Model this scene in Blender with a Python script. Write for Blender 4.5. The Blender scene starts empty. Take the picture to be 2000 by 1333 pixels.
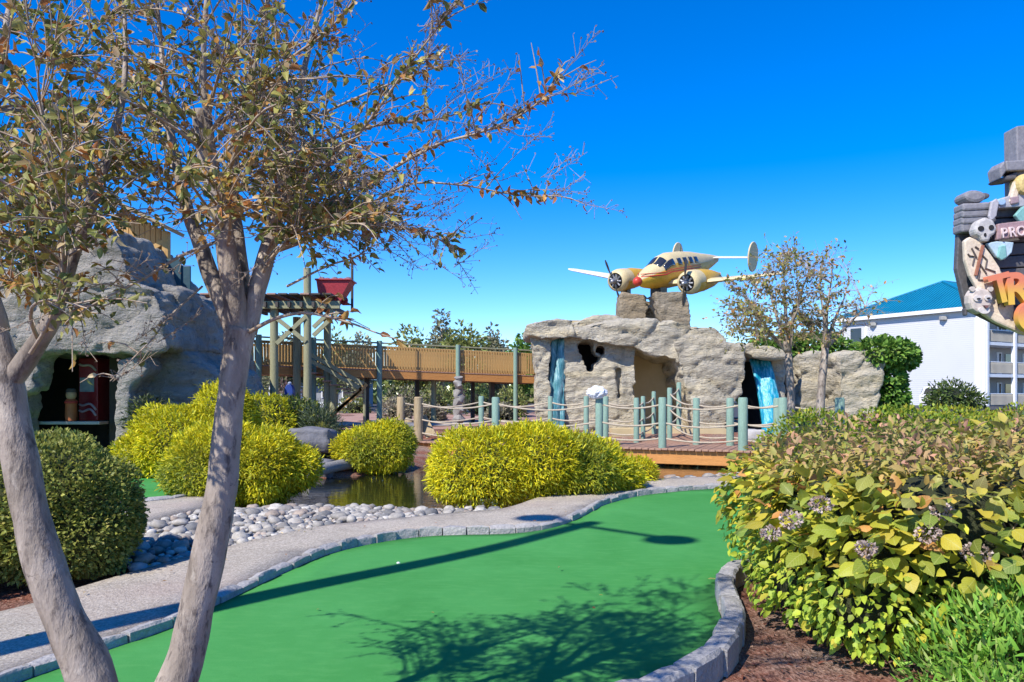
import bpy, bmesh, math, random
import numpy as np
from mathutils import Vector, Matrix, noise, geometry

random.seed(7); RNG = np.random.default_rng(7)
SC = bpy.context.scene; COL = SC.collection
R = math.radians

# ------------------------------------------------------------------ camera, sky, sun, exposure
cam = bpy.data.objects.new('camera', bpy.data.cameras.new('camera')); COL.objects.link(cam)
EYE = 1.6
cam.location = (0, 0, EYE); cam.rotation_euler = (R(90), 0, 0)
cam.data.lens = 27.0; cam.data.sensor_width = 36.0
cam.data.shift_y = 0.05175; cam.data.clip_start = 0.05; cam.data.clip_end = 6000
SC.camera = cam
SUN_AZ, SUN_EL = R(41), R(45)          # the light travels to the right and away from the camera
world = bpy.data.worlds.new('World'); SC.world = world; world.use_nodes = True
wn = world.node_tree.nodes; wl = world.node_tree.links; wn.clear()
sky = wn.new('ShaderNodeTexSky'); sky.sky_type = 'NISHITA'; sky.sun_disc = False
sky.sun_elevation = SUN_EL; sky.sun_rotation = SUN_AZ + math.pi
sky.air_density = 0.85; sky.dust_density = 0.0; sky.ozone_density = 4.5
hs = wn.new('ShaderNodeHueSaturation'); hs.inputs['Saturation'].default_value = 1.42; hs.inputs['Value'].default_value = 0.91; hs.inputs['Hue'].default_value = 0.513
bg = wn.new('ShaderNodeBackground'); bg.inputs['Strength'].default_value = 0.15
wo = wn.new('ShaderNodeOutputWorld')
wl.new(sky.outputs[0], hs.inputs['Color']); wl.new(hs.outputs[0], bg.inputs['Color']); wl.new(bg.outputs[0], wo.inputs['Surface'])
sd = bpy.data.lights.new('sun', 'SUN'); sd.energy = 3.65; sd.angle = R(0.53); sd.color = (1.0, 0.94, 0.84)
so = bpy.data.objects.new('sun', sd); COL.objects.link(so)
LDIR = Vector((math.sin(SUN_AZ) * math.cos(SUN_EL), math.cos(SUN_AZ) * math.cos(SUN_EL), -math.sin(SUN_EL)))
so.rotation_euler = LDIR.to_track_quat('-Z', 'Y').to_euler(); so.location = (-20, -20, 30)
SC.view_settings.view_transform = 'Standard'; SC.view_settings.look = 'None'
SC.view_settings.exposure = 0.88; SC.view_settings.gamma = 1.0; SC.view_settings.use_curve_mapping = False
SC.render.engine = 'CYCLES'
SC.cycles.max_bounces = 8; SC.cycles.transparent_max_bounces = 8

F = 1500.0
def at(px, py, d):
    """a point of the place d metres in front of the camera, from its position in the 2000 px wide photograph"""
    return Vector(((px - 1000) / F * d, d, EYE + (770 - py) / F * d))

# ------------------------------------------------------------------ helpers
def link(o, parent=None):
    COL.objects.link(o)
    if parent is not None: o.parent = parent
    return o
def tag(o, label=None, cat=None, group=None, kind=None):
    if label: o['label'] = label
    if cat: o['category'] = cat
    if group: o['group'] = group
    if kind: o['kind'] = kind
    return o
def empty(name, loc=(0, 0, 0), label=None, cat=None, group=None, rz=0, kind=None):
    o = bpy.data.objects.new(name, None); o.location = loc; o.rotation_euler = (0, 0, rz); o.empty_display_size = .2
    COL.objects.link(o); return tag(o, label, cat, group, kind)

class B:
    """collects boxes, prisms, tubes and lathes; build() links them as ONE mesh object (coordinates in world, moved under the parent)"""
    def __init__(s): s.v = []; s.f = []; s.m = []; s.mi = 0
    def add(s, vs, fs):
        k = len(s.v); s.v += [tuple(v) for v in vs]
        for f in fs: s.f.append(tuple(i + k for i in f)); s.m.append(s.mi)
        return s
    def box(s, c, size, M=None):
        x, y, z = size[0] / 2, size[1] / 2, size[2] / 2
        vs = [Vector((a * x, b * y, e * z)) for a in (-1, 1) for b in (-1, 1) for e in (-1, 1)]
        if M is not None: vs = [M @ v for v in vs]
        c = Vector(c); vs = [v + c for v in vs]
        return s.add(vs, [(0, 1, 3, 2), (4, 6, 7, 5), (0, 4, 5, 1), (2, 3, 7, 6), (0, 2, 6, 4), (1, 5, 7, 3)])
    def bar(s, a, b, w, h, up=(0, 0, 1)):
        a = Vector(a); b = Vector(b); d = b - a; L = d.length; d.normalize(); up = Vector(up)
        if abs(d.dot(up)) > .98: up = Vector((0, 1, 0))
        sd_ = d.cross(up).normalized(); u = sd_.cross(d).normalized()
        M = Matrix((d, sd_, u)).transposed()
        return s.box((a + b) / 2, (L, w, h), M)
    def prism(s, pts, off):
        off = Vector(off); n = len(pts); pts = [Vector(p) for p in pts]
        fr = tuple(range(n)); vs = pts + [p + off for p in pts]
        fs = [fr, tuple(range(2 * n - 1, n - 1, -1))] + [(i, i + n, (i + 1) % n + n, (i + 1) % n) for i in range(n)]
        return s.add(vs, fs)
    def tube(s, path, rad, n=8, cap=True):
        path = [Vector(p) for p in path]; m = len(path)
        rad = rad if hasattr(rad, '__len__') else [rad] * m
        t0 = (path[1] - path[0]).normalized(); ref = Vector((0, 0, 1)) if abs(t0.z) < .9 else Vector((1, 0, 0))
        u = t0.cross(ref).normalized(); vs = []
        for i, p in enumerate(path):
            t = (path[min(i + 1, m - 1)] - path[max(i - 1, 0)])
            t = t.normalized() if t.length > 1e-9 else t0
            u = (u - t * u.dot(t)); u = u.normalized() if u.length > 1e-6 else t.orthogonal().normalized(); w = t.cross(u)
            for j in range(n):
                a = 2 * math.pi * j / n; vs.append(p + (u * math.cos(a) + w * math.sin(a)) * rad[i])
        fs = [(i * n + j, i * n + (j + 1) % n, (i + 1) * n + (j + 1) % n, (i + 1) * n + j) for i in range(m - 1) for j in range(n)]
        if cap: fs += [tuple(range(n - 1, -1, -1)), tuple(range((m - 1) * n, m * n))]
        return s.add(vs, fs)
    def lathe(s, c, prof, n=16, M=None):
        vs = []; c = Vector(c)
        for r, z in prof:
            for j in range(n):
                a = 2 * math.pi * j / n; v = Vector((r * math.cos(a), r * math.sin(a), z))
                vs.append((M @ v if M is not None else v) + c)
        m = len(prof)
        fs = [(i * n + j, i * n + (j + 1) % n, (i + 1) * n + (j + 1) % n, (i + 1) * n + j) for i in range(m - 1) for j in range(n)]
        fs += [tuple(range(n - 1, -1, -1)), tuple(range((m - 1) * n, m * n))]
        return s.add(vs, fs)
    def ell(s, c, r, n=12, M=None):
        pr = [(max(1e-3, math.cos(t)), math.sin(t)) for t in np.linspace(-math.pi / 2, math.pi / 2, n // 2 + 2)]
        r = Vector(r); S = Matrix.Diagonal(r); M2 = (M @ S) if M is not None else S
        return s.lathe(c, pr, n, M2)
    def build(s, name, mats, parent=None, smooth=False, bevel=0, local=True):
        me = bpy.data.meshes.new(name)
        me.from_pydata(s.v, [], s.f); me.update()
        mats = mats if isinstance(mats, (list, tuple)) else [mats]
        for m in mats: me.materials.append(m)
        if len(mats) > 1: me.polygons.foreach_set('material_index', s.m)
        bm = bmesh.new(); bm.from_mesh(me); bmesh.ops.recalc_face_normals(bm, faces=bm.faces); bm.to_mesh(me); bm.free()
        if smooth:
            me.polygons.foreach_set('use_smooth', [True] * len(me.polygons))
            if smooth is not True: me.set_sharp_from_angle(angle=R(smooth))
        o = bpy.data.objects.new(name, me); link(o, parent)
        if parent is not None and local:
            off = wloc(parent)
            if off.length > 0: me.transform(Matrix.Translation(-off))
        if bevel:
            b = o.modifiers.new('bevel', 'BEVEL'); b.width = bevel; b.segments = 2; b.limit_method = 'ANGLE'; b.angle_limit = R(40)
        return o
def wloc(o):
    v = Vector((0, 0, 0))
    while o is not None: v = v + o.location; o = o.parent
    return v

# ------------------------------------------------------------------ materials
def nt(name):
    m = bpy.data.materials.new(name); m.use_nodes = True; t = m.node_tree
    return m, t, t.nodes['Principled BSDF'], t.nodes['Material Output']
def ramp(t, fac, stops):
    r = t.nodes.new('ShaderNodeValToRGB'); e = r.color_ramp.elements
    while len(e) < len(stops): e.new(.5)
    for k, (p, c) in enumerate(stops): e[k].position = p; e[k].color = (*c, 1)
    t.links.new(fac, r.inputs[0]); return r.outputs[0]
def noise_n(t, scale, detail=4, rough=.55, vec=None, dist=0):
    n = t.nodes.new('ShaderNodeTexNoise'); n.inputs['Scale'].default_value = scale; n.inputs['Detail'].default_value = detail
    n.inputs['Roughness'].default_value = rough; n.inputs['Distortion'].default_value = dist
    if vec is not None: t.links.new(vec, n.inputs['Vector'])
    return n.outputs['Fac']
def coord(t, stretch=None, which='Object'):
    c = t.nodes.new('ShaderNodeTexCoord').outputs[which]
    if stretch is None: return c
    mp = t.nodes.new('ShaderNodeMapping'); mp.inputs['Scale'].default_value = stretch; t.links.new(c, mp.inputs['Vector'])
    return mp.outputs[0]
def mixc(t, fac, a, b, mode='MIX'):
    m = t.nodes.new('ShaderNodeMix'); m.data_type = 'RGBA'; m.blend_type = mode
    for s_, v in ((0, fac), (6, a), (7, b)):
        if isinstance(v, (int, float)): m.inputs[s_].default_value = v
        elif isinstance(v, tuple): m.inputs[s_].default_value = (*v, 1)
        else: t.links.new(v, m.inputs[s_])
    return m.outputs[2]
def bump(t, bsdf, h, strength, dist=.02):
    b = t.nodes.new('ShaderNodeBump'); b.inputs['Strength'].default_value = strength; b.inputs['Distance'].default_value = dist
    t.links.new(h, b.inputs['Height']); t.links.new(b.outputs[0], bsdf.inputs['Normal'])
def mat(name, c1, c2=None, scale=6, rough=.7, stretch=None, bs=None, bstr=.3, bdist=.02, spec=.4, metal=0, fine=None):
    m, t, p, o = nt(name); p.inputs['Roughness'].default_value = rough; p.inputs['Specular IOR Level'].default_value = spec
    p.inputs['Metallic'].default_value = metal
    if c2 is None: c2 = tuple(x * .75 for x in c1)
    v = coord(t, stretch); n = noise_n(t, scale, 6, .6, v)
    col = ramp(t, n, [(.3, c2), (.7, c1)])
    if fine:
        n2 = noise_n(t, fine, 3, .6, v); col = mixc(t, .35, col, ramp(t, n2, [(.3, tuple(x * .6 for x in c2)), (.7, tuple(min(1, x * 1.25) for x in c1))]))
    t.links.new(col, p.inputs['Base Color'])
    bump(t, p, noise_n(t, bs or scale * 4, 5, .6, v), bstr, bdist)
    return m
def leaf_mat(name, attr=True, trans=.35, rough=.5, gain=1.0):
    m, t, p, o = nt(name); p.inputs['Roughness'].default_value = rough; p.inputs['Specular IOR Level'].default_value = .3
    if attr:
        a = t.nodes.new('ShaderNodeAttribute'); a.attribute_name = 'tint'; c = a.outputs['Color']
    else:
        a = t.nodes.new('ShaderNodeObjectInfo'); n = noise_n(t, 30, 3, .6, coord(t)); k = ramp(t, n, [(.3, (.72, .72, .72)), (.7, (1.1, 1.1, 1.1))])
        c = mixc(t, 1.0, a.outputs['Color'], k, 'MULTIPLY')
        sp = t.nodes.new('ShaderNodeSeparateXYZ'); t.links.new(coord(t), sp.inputs[0])
        def mth(op, x, y=None):
            q = t.nodes.new('ShaderNodeMath'); q.operation = op
            for i_, w_ in enumerate((x, y)):
                if w_ is None: continue
                if isinstance(w_, (int, float)): q.inputs[i_].default_value = w_
                else: t.links.new(w_, q.inputs[i_])
            return q.outputs[0]
        ay = mth('ABSOLUTE', sp.outputs['Y']); mid = mth('LESS_THAN', ay, .022)
        sv = mth('LESS_THAN', mth('FRACT', mth('MULTIPLY', mth('SUBTRACT', sp.outputs['X'], mth('MULTIPLY', ay, .8)), 7.0)), .14)
        vein = mth('MULTIPLY', mth('MAXIMUM', mid, sv), .45); c = mixc(t, vein, c, (.50, .50, .16)); bump(t, p, mth('MAXIMUM', mid, sv), -.35, .05)
    t.links.new(c, p.inputs['Base Color'])
    tr = t.nodes.new('ShaderNodeBsdfTranslucent'); t.links.new(c, tr.inputs['Color'])
    mx = t.nodes.new('ShaderNodeMixShader'); mx.inputs[0].default_value = trans
    t.links.new(p.outputs[0], mx.inputs[1]); t.links.new(tr.outputs[0], mx.inputs[2]); t.links.new(mx.outputs[0], o.inputs['Surface'])
    return m
LEAF = leaf_mat('foliage'); LEAFO = leaf_mat('single_leaf', False, .35)

def concrete_rock(name, a, b, c, warm, sc=1.0):
    """sculpted, stained render of an artificial rock: tone patches, strata, pits, vertical runs"""
    m, t, p, o = nt(name); p.inputs['Roughness'].default_value = .9; p.inputs['Specular IOR Level'].default_value = .2
    v = coord(t)
    n1 = noise_n(t, .9 * sc, 6, .62, v, .4); col = ramp(t, n1, [(.3, b), (.52, a), (.72, c)])
    n2 = noise_n(t, 1.0, 5, .6, coord(t, (.7, .7, 3.4))); col = mixc(t, ramp(t, n2, [(.45, (0, 0, 0)), (.68, (.65, .65, .65))]), col, warm)
    n3 = noise_n(t, 2.0, 6, .7, coord(t, (3, 3, .35))); col = mixc(t, ramp(t, n3, [(.52, (0, 0, 0)), (.72, (.55, .55, .55))]), col, tuple(x * .55 for x in b))
    n4 = noise_n(t, 24, 3, .6, v); col = mixc(t, ramp(t, n4, [(.62, (0, 0, 0)), (.75, (.4, .4, .4))]), col, tuple(x * .5 for x in b))
    t.links.new(col, p.inputs['Base Color'])
    n6 = noise_n(t, 7, 6, .75, v, 1.0); col = mixc(t, ramp(t, n6, [(.36, (.6, .6, .6)), (.44, (0, 0, 0))]), col, tuple(x * .45 for x in b)); t.links.new(col, p.inputs['Base Color'])
    h = t.nodes.new('ShaderNodeMath'); h.operation = 'ADD'
    t.links.new(noise_n(t, 5, 8, .68, coord(t, (1, 1, 2.2))), h.inputs[0]); t.links.new(noise_n(t, 1.6, 4, .6, v), h.inputs[1])
    bump(t, p, h.outputs[0], .9, .17)
    return m

M_ROCK = concrete_rock('tan_rock', (.49, .44, .345), (.37, .33, .26), (.60, .545, .44), (.60, .50, .31))
M_GREYROCK = concrete_rock('grey_rock', (.32, .30, .27), (.195, .19, .175), (.41, .385, .34), (.39, .34, .27))
M_PLINTH = concrete_rock('brown_rock', (.30, .25, .18), (.22, .18, .13), (.38, .32, .24), (.36, .28, .18))
M_CAVE = mat('cave_plaster', (.56, .45, .27), (.46, .36, .2), 1.5, .9, bstr=.2)
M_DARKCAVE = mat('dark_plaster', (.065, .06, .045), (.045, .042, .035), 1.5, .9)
M_BLACK = mat('flat_black', (.02, .02, .022), None, 3, .9)  # flat black; also paints the shade inside the cave hollows
M_STONE = mat('river_stone', (.50, .48, .46), (.36, .35, .35), 3, .8, bs=30, bstr=.25, bdist=.01, fine=60)
M_BOULDER = mat('dark_boulder', (.20, .20, .22), (.12, .12, .14), 3, .85, bs=9, bstr=.6, bdist=.05)
M_KERB = mat('kerb_block', (.42, .40, .38), (.26, .25, .25), 5, .9, bs=22, bstr=.8, bdist=.03, fine=50)
M_BARK = None
M_TEAL = mat('teal_timber', (.24, .36, .29), (.16, .26, .21), 6, .8, (4, 4, .6), 14, .4, fine=30)
M_GREENGREY = mat('treated_timber', (.33, .32, .19), (.22, .22, .13), 5, .85, (4, 4, .5), 14, .4, fine=24)
M_TAN = mat('tan_timber', (.42, .33, .20), (.28, .21, .12), 6, .85, (4, 4, .6), 12, .5)
M_ORANGE = mat('orange_beam', (.56, .26, .075), (.42, .18, .05), 3, .7, (.6, .6, 5), 14, .3, fine=20)
M_OCHRE = mat('ochre_timber', (.56, .34, .12), (.40, .235, .08), 4, .75, (3, 3, .6), 16, .3, fine=20)
M_DECK = mat('deck_board', (.40, .24, .17), (.28, .16, .11), 4, .75, (1, 1, 1), 20, .3, fine=30)
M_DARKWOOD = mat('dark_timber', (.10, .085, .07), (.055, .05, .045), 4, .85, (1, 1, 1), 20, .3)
M_ROPE = mat('rope', (.50, .43, .33), (.36, .30, .22), 30, .95)
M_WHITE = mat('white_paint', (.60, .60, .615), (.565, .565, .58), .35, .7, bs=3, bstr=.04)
M_TRIM = mat('white_trim', (.80, .80, .80), (.74, .74, .74), 2, .5, bstr=.03)
M_ROOF = mat('blue_metal_roof', (.008, .22, .36), (.006, .18, .31), .5, .35, bs=4, bstr=.05, spec=.5)
M_GREYRAIL = mat('grey_railing', (.40, .39, .36), (.33, .32, .30), 1, .7)
M_GLASS = mat('window_glass', (.03, .035, .04), (.02, .022, .03), 2, .08, bstr=.0, spec=.8)
M_METAL = mat('dark_metal', (.07, .07, .075), (.05, .05, .05), 9, .4, metal=.6)
M_RUBBER = mat('black_rubber', (.02, .02, .02), None, 9, .8)

# ------------------------------------------------------------------ instanced-by-numpy foliage
T_LEAF = (np.array([(0, 0, 0), (.3, .5, .10), (.3, -.5, .10), (.33, 0, 0), (.7, .36, .05), (.7, -.36, .05), (.7, 0, -.04), (1, 0, -.12)], float),
          [(0, 3, 1), (0, 2, 3), (3, 6, 4, 1), (3, 2, 5, 6), (6, 7, 4), (6, 5, 7)])
T_DIA = (np.array([(0, 0, 0), (.45, .5, .08), (1, 0, -.05), (.45, -.5, .08)], float), [(0, 2, 1), (0, 3, 2)])
T_SPRAY = (np.array([(0, .22, 0), (0, -.22, 0), (.38, .5, .09), (.38, -.5, .03), (.75, .34, .03), (.75, -.34, .07), (1, 0, -.2)], float),
           [(0, 1, 3, 2), (2, 3, 5, 4), (4, 5, 6)])
T_BLADE = (np.array([(0, .5, 0), (0, -.5, 0), (.45, .45, .06), (.45, -.45, .06), (1, 0, -.1)], float), [(0, 1, 3, 2), (2, 3, 4)])
def norm(a): return a / np.maximum(np.linalg.norm(a, axis=-1, keepdims=True), 1e-9)
def scatter(name, T, P, D, N, L, W, C, parent=None, m=None, stuff=True):
    P = np.asarray(P, float); n = len(P); D = norm(np.asarray(D, float)); N = np.asarray(N, float)
    S = norm(np.cross(D, N)); N = np.cross(S, D)
    L = np.broadcast_to(np.asarray(L, float), (n,)); W = np.broadcast_to(np.asarray(W, float), (n,)); C = np.broadcast_to(np.asarray(C, float), (n, 3))
    tv, tf = T; k = len(tv)
    V = P[:, None] + tv[None, :, 0:1] * L[:, None, None] * D[:, None] + tv[None, :, 1:2] * W[:, None, None] * S[:, None] + tv[None, :, 2:3] * L[:, None, None] * N[:, None]
    off = wloc(parent) if parent is not None else Vector((0, 0, 0)); V = V.reshape(-1, 3) - np.array(off)
    sizes = np.array([len(f) for f in tf]); flat = np.concatenate([np.array(f) for f in tf])
    LI = (flat[None, :] + (np.arange(n) * k)[:, None]).ravel().astype(np.int32); ls = np.tile(sizes, n)
    me = bpy.data.meshes.new(name); me.vertices.add(n * k); me.vertices.foreach_set('co', V.ravel().astype(np.float32))
    me.loops.add(len(LI)); me.loops.foreach_set('vertex_index', LI); me.polygons.add(len(ls))
    st = np.concatenate([[0], np.cumsum(ls)[:-1]]).astype(np.int32); me.polygons.foreach_set('loop_start', st)
    me.update(calc_edges=True)
    at_ = me.attributes.new('tint', 'FLOAT_COLOR', 'POINT')
    cc = np.ones((n * k, 4), np.float32); cc[:, :3] = np.repeat(C, k, axis=0); at_.data.foreach_set('color', cc.ravel())
    me.polygons.foreach_set('use_smooth', np.ones(len(ls), bool))
    me.materials.append(m or LEAF)
    o = bpy.data.objects.new(name, me); link(o, parent)
    if stuff: o['kind'] = 'stuff'
    return o
def palette(n, cols, w, jit=.15):
    cols = np.array(cols, float); w = np.array(w, float); idx = RNG.choice(len(cols), n, p=w / w.sum())
    return cols[idx] * (1 + RNG.normal(0, jit, (n, 1))).clip(.5, 1.6)
def shell(ells, n, depth=.2, zmin=None, lump=.0, lscale=2.5):
    """points on and just inside a union of ellipsoids, with outward normals and depth below the surface"""
    E = np.array(ells, float); c = E[:, :3]; r = E[:, 3:6]
    a = (r[:, 0] * r[:, 1] + r[:, 0] * r[:, 2] + r[:, 1] * r[:, 2]); pr = a / a.sum(); P = []; N = []; D_ = []
    tot = 0
    while tot < n:
        m = n * 2; i = RNG.choice(len(E), m, p=pr); u = norm(RNG.normal(size=(m, 3)))
        t = RNG.random(m) ** 1.6 * depth
        nz = np.array([noise.noise(Vector((u[q] * r[i[q]] + c[i[q]]).tolist()) * lscale) + .5 * noise.noise(Vector((u[q] * r[i[q]] + c[i[q]]).tolist()) * lscale * 2.7) for q in range(m)]) * lump if lump else np.zeros(m)
        s = (1 - t + nz)[:, None]; p = c[i] + u * r[i] * s; nn = norm(u / r[i])
        ok = np.ones(m, bool)
        for k in range(len(E)):
            q = (((p - c[k]) / r[k]) ** 2).sum(1); ok &= (k == i) | (q > (1 - depth) ** 2)
        if zmin is not None: ok &= p[:, 2] > zmin
        P.append(p[ok]); N.append(nn[ok]); D_.append(t[ok] / max(depth, 1e-6)); tot += ok.sum()
    return np.concatenate(P)[:n], np.concatenate(N)[:n], np.concatenate(D_)[:n]
def noise_at(P, s, seed=0):
    return np.array([noise.noise(Vector(p) * s + Vector((seed, seed * 2, 0))) for p in P.tolist()])

# ------------------------------------------------------------------ terrain
POND = [(-3.9, 11.5), (-2.4, 11.35), (-1.0, 11.2), (-.3, 12.0), (1.2, 13.7), (2.6, 14.7), (4.2, 15.3), (6, 15.2), (9, 15.5), (9.5, 18), (7, 21), (3, 22.6), (-1, 23),
        (-2.0, 20), (-2.2, 17.9), (-3.2, 16.6), (-4.2, 15.7), (-4.6, 13.6)]
def poly_sd(x, y, poly):
    x = np.asarray(x, float); y = np.asarray(y, float); d = np.full(x.shape, 1e9); ins = np.zeros(x.shape, bool)
    n = len(poly)
    for i in range(n):
        ax, ay = poly[i]; bx, by = poly[(i + 1) % n]; ex, ey = bx - ax, by - ay
        t = np.clip(((x - ax) * ex + (y - ay) * ey) / (ex * ex + ey * ey), 0, 1)
        d = np.minimum(d, np.hypot(x - ax - t * ex, y - ay - t * ey))
        cond = ((ay > y) != (by > y)) & (x < (bx - ax) * (y - ay) / (by - ay + 1e-12) + ax); ins ^= cond
    return np.where(ins, -d, d)
def sstep(a, b, x):
    t = np.clip((x - a) / (b - a), 0, 1); return t * t * (3 - 2 * t)
def ground_z(x, y):
    x = np.asarray(x, float); y = np.asarray(y, float)
    z = -.05 + .5 * sstep(19.5, 24, y) + .07 * np.sin(x * 1.7 + 1) * np.sin(y * 1.3) * sstep(14, 30, y)
    sdp = poly_sd(x, y, POND)
    z = z - .13 * (1 - sstep(0, 2.0, sdp)) * (1 - sstep(14, 16, y))
    return z * sstep(-.3, .5, sdp) + -.75 * (1 - sstep(-.9, .35, sdp))
def gz(x, y): return float(ground_z(np.array([x]), np.array([y]))[0])

def sheet(name, poly, zf, m, step=.35, parent=None, kind='structure'):
    poly = [Vector(p) for p in poly]
    pts = list(poly); n = len(poly); xs = [p.x for p in poly]; ys = [p.y for p in poly]
    gx, gy = np.meshgrid(np.arange(min(xs) + step / 2, max(xs), step), np.arange(min(ys) + step / 2, max(ys), step))
    gx = gx.ravel() + RNG.uniform(-.1, .1, gx.size) * step; gy = gy.ravel(); s_ = poly_sd(gx, gy, [tuple(p) for p in poly]); k = s_ < -step * .35
    pts += [Vector((a, b)) for a, b in zip(gx[k], gy[k])]
    r = geometry.delaunay_2d_cdt(pts, [(i, (i + 1) % n) for i in range(n)], [], 1, 1e-5)
    me = bpy.data.meshes.new(name); me.from_pydata([(v.x, v.y, zf(v.x, v.y)) for v in r[0]], [], [tuple(f) for f in r[2]])
    me.materials.append(m); me.polygons.foreach_set('use_smooth', [True] * len(me.polygons))
    bm = bmesh.new(); bm.from_mesh(me); bmesh.ops.recalc_face_normals(bm, faces=bm.faces)
    if sum(f.normal.z for f in bm.faces) < 0: bmesh.ops.reverse_faces(bm, faces=bm.faces)
    bm.to_mesh(me); bm.free()
    o = bpy.data.objects.new(name, me); link(o, parent)
    if kind: o['kind'] = kind
    if name in ('path', 'side_path', 'side_green', 'putting_green'): q = o.modifiers.new('slab', 'SOLIDIFY'); q.thickness = .22; q.offset = -1
    return o
def spline(pts, n=8, closed=False):
    P = [Vector(p) for p in pts]; out = []; m = len(P)
    for i in range(m if closed else m - 1):
        p0 = P[(i - 1) % m] if closed or i > 0 else P[0] * 2 - P[1]; p1 = P[i]; p2 = P[(i + 1) % m]
        p3 = P[(i + 2) % m] if closed or i + 2 < m else P[-1] * 2 - P[-2]
        for k in range(n):
            t = k / n; out.append(.5 * ((2 * p1) + (p2 - p0) * t + (2 * p0 - 5 * p1 + 4 * p2 - p3) * t * t + (3 * p1 - p0 - 3 * p2 + p3) * t ** 3))
    if not closed: out.append(P[-1])
    return out

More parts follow.
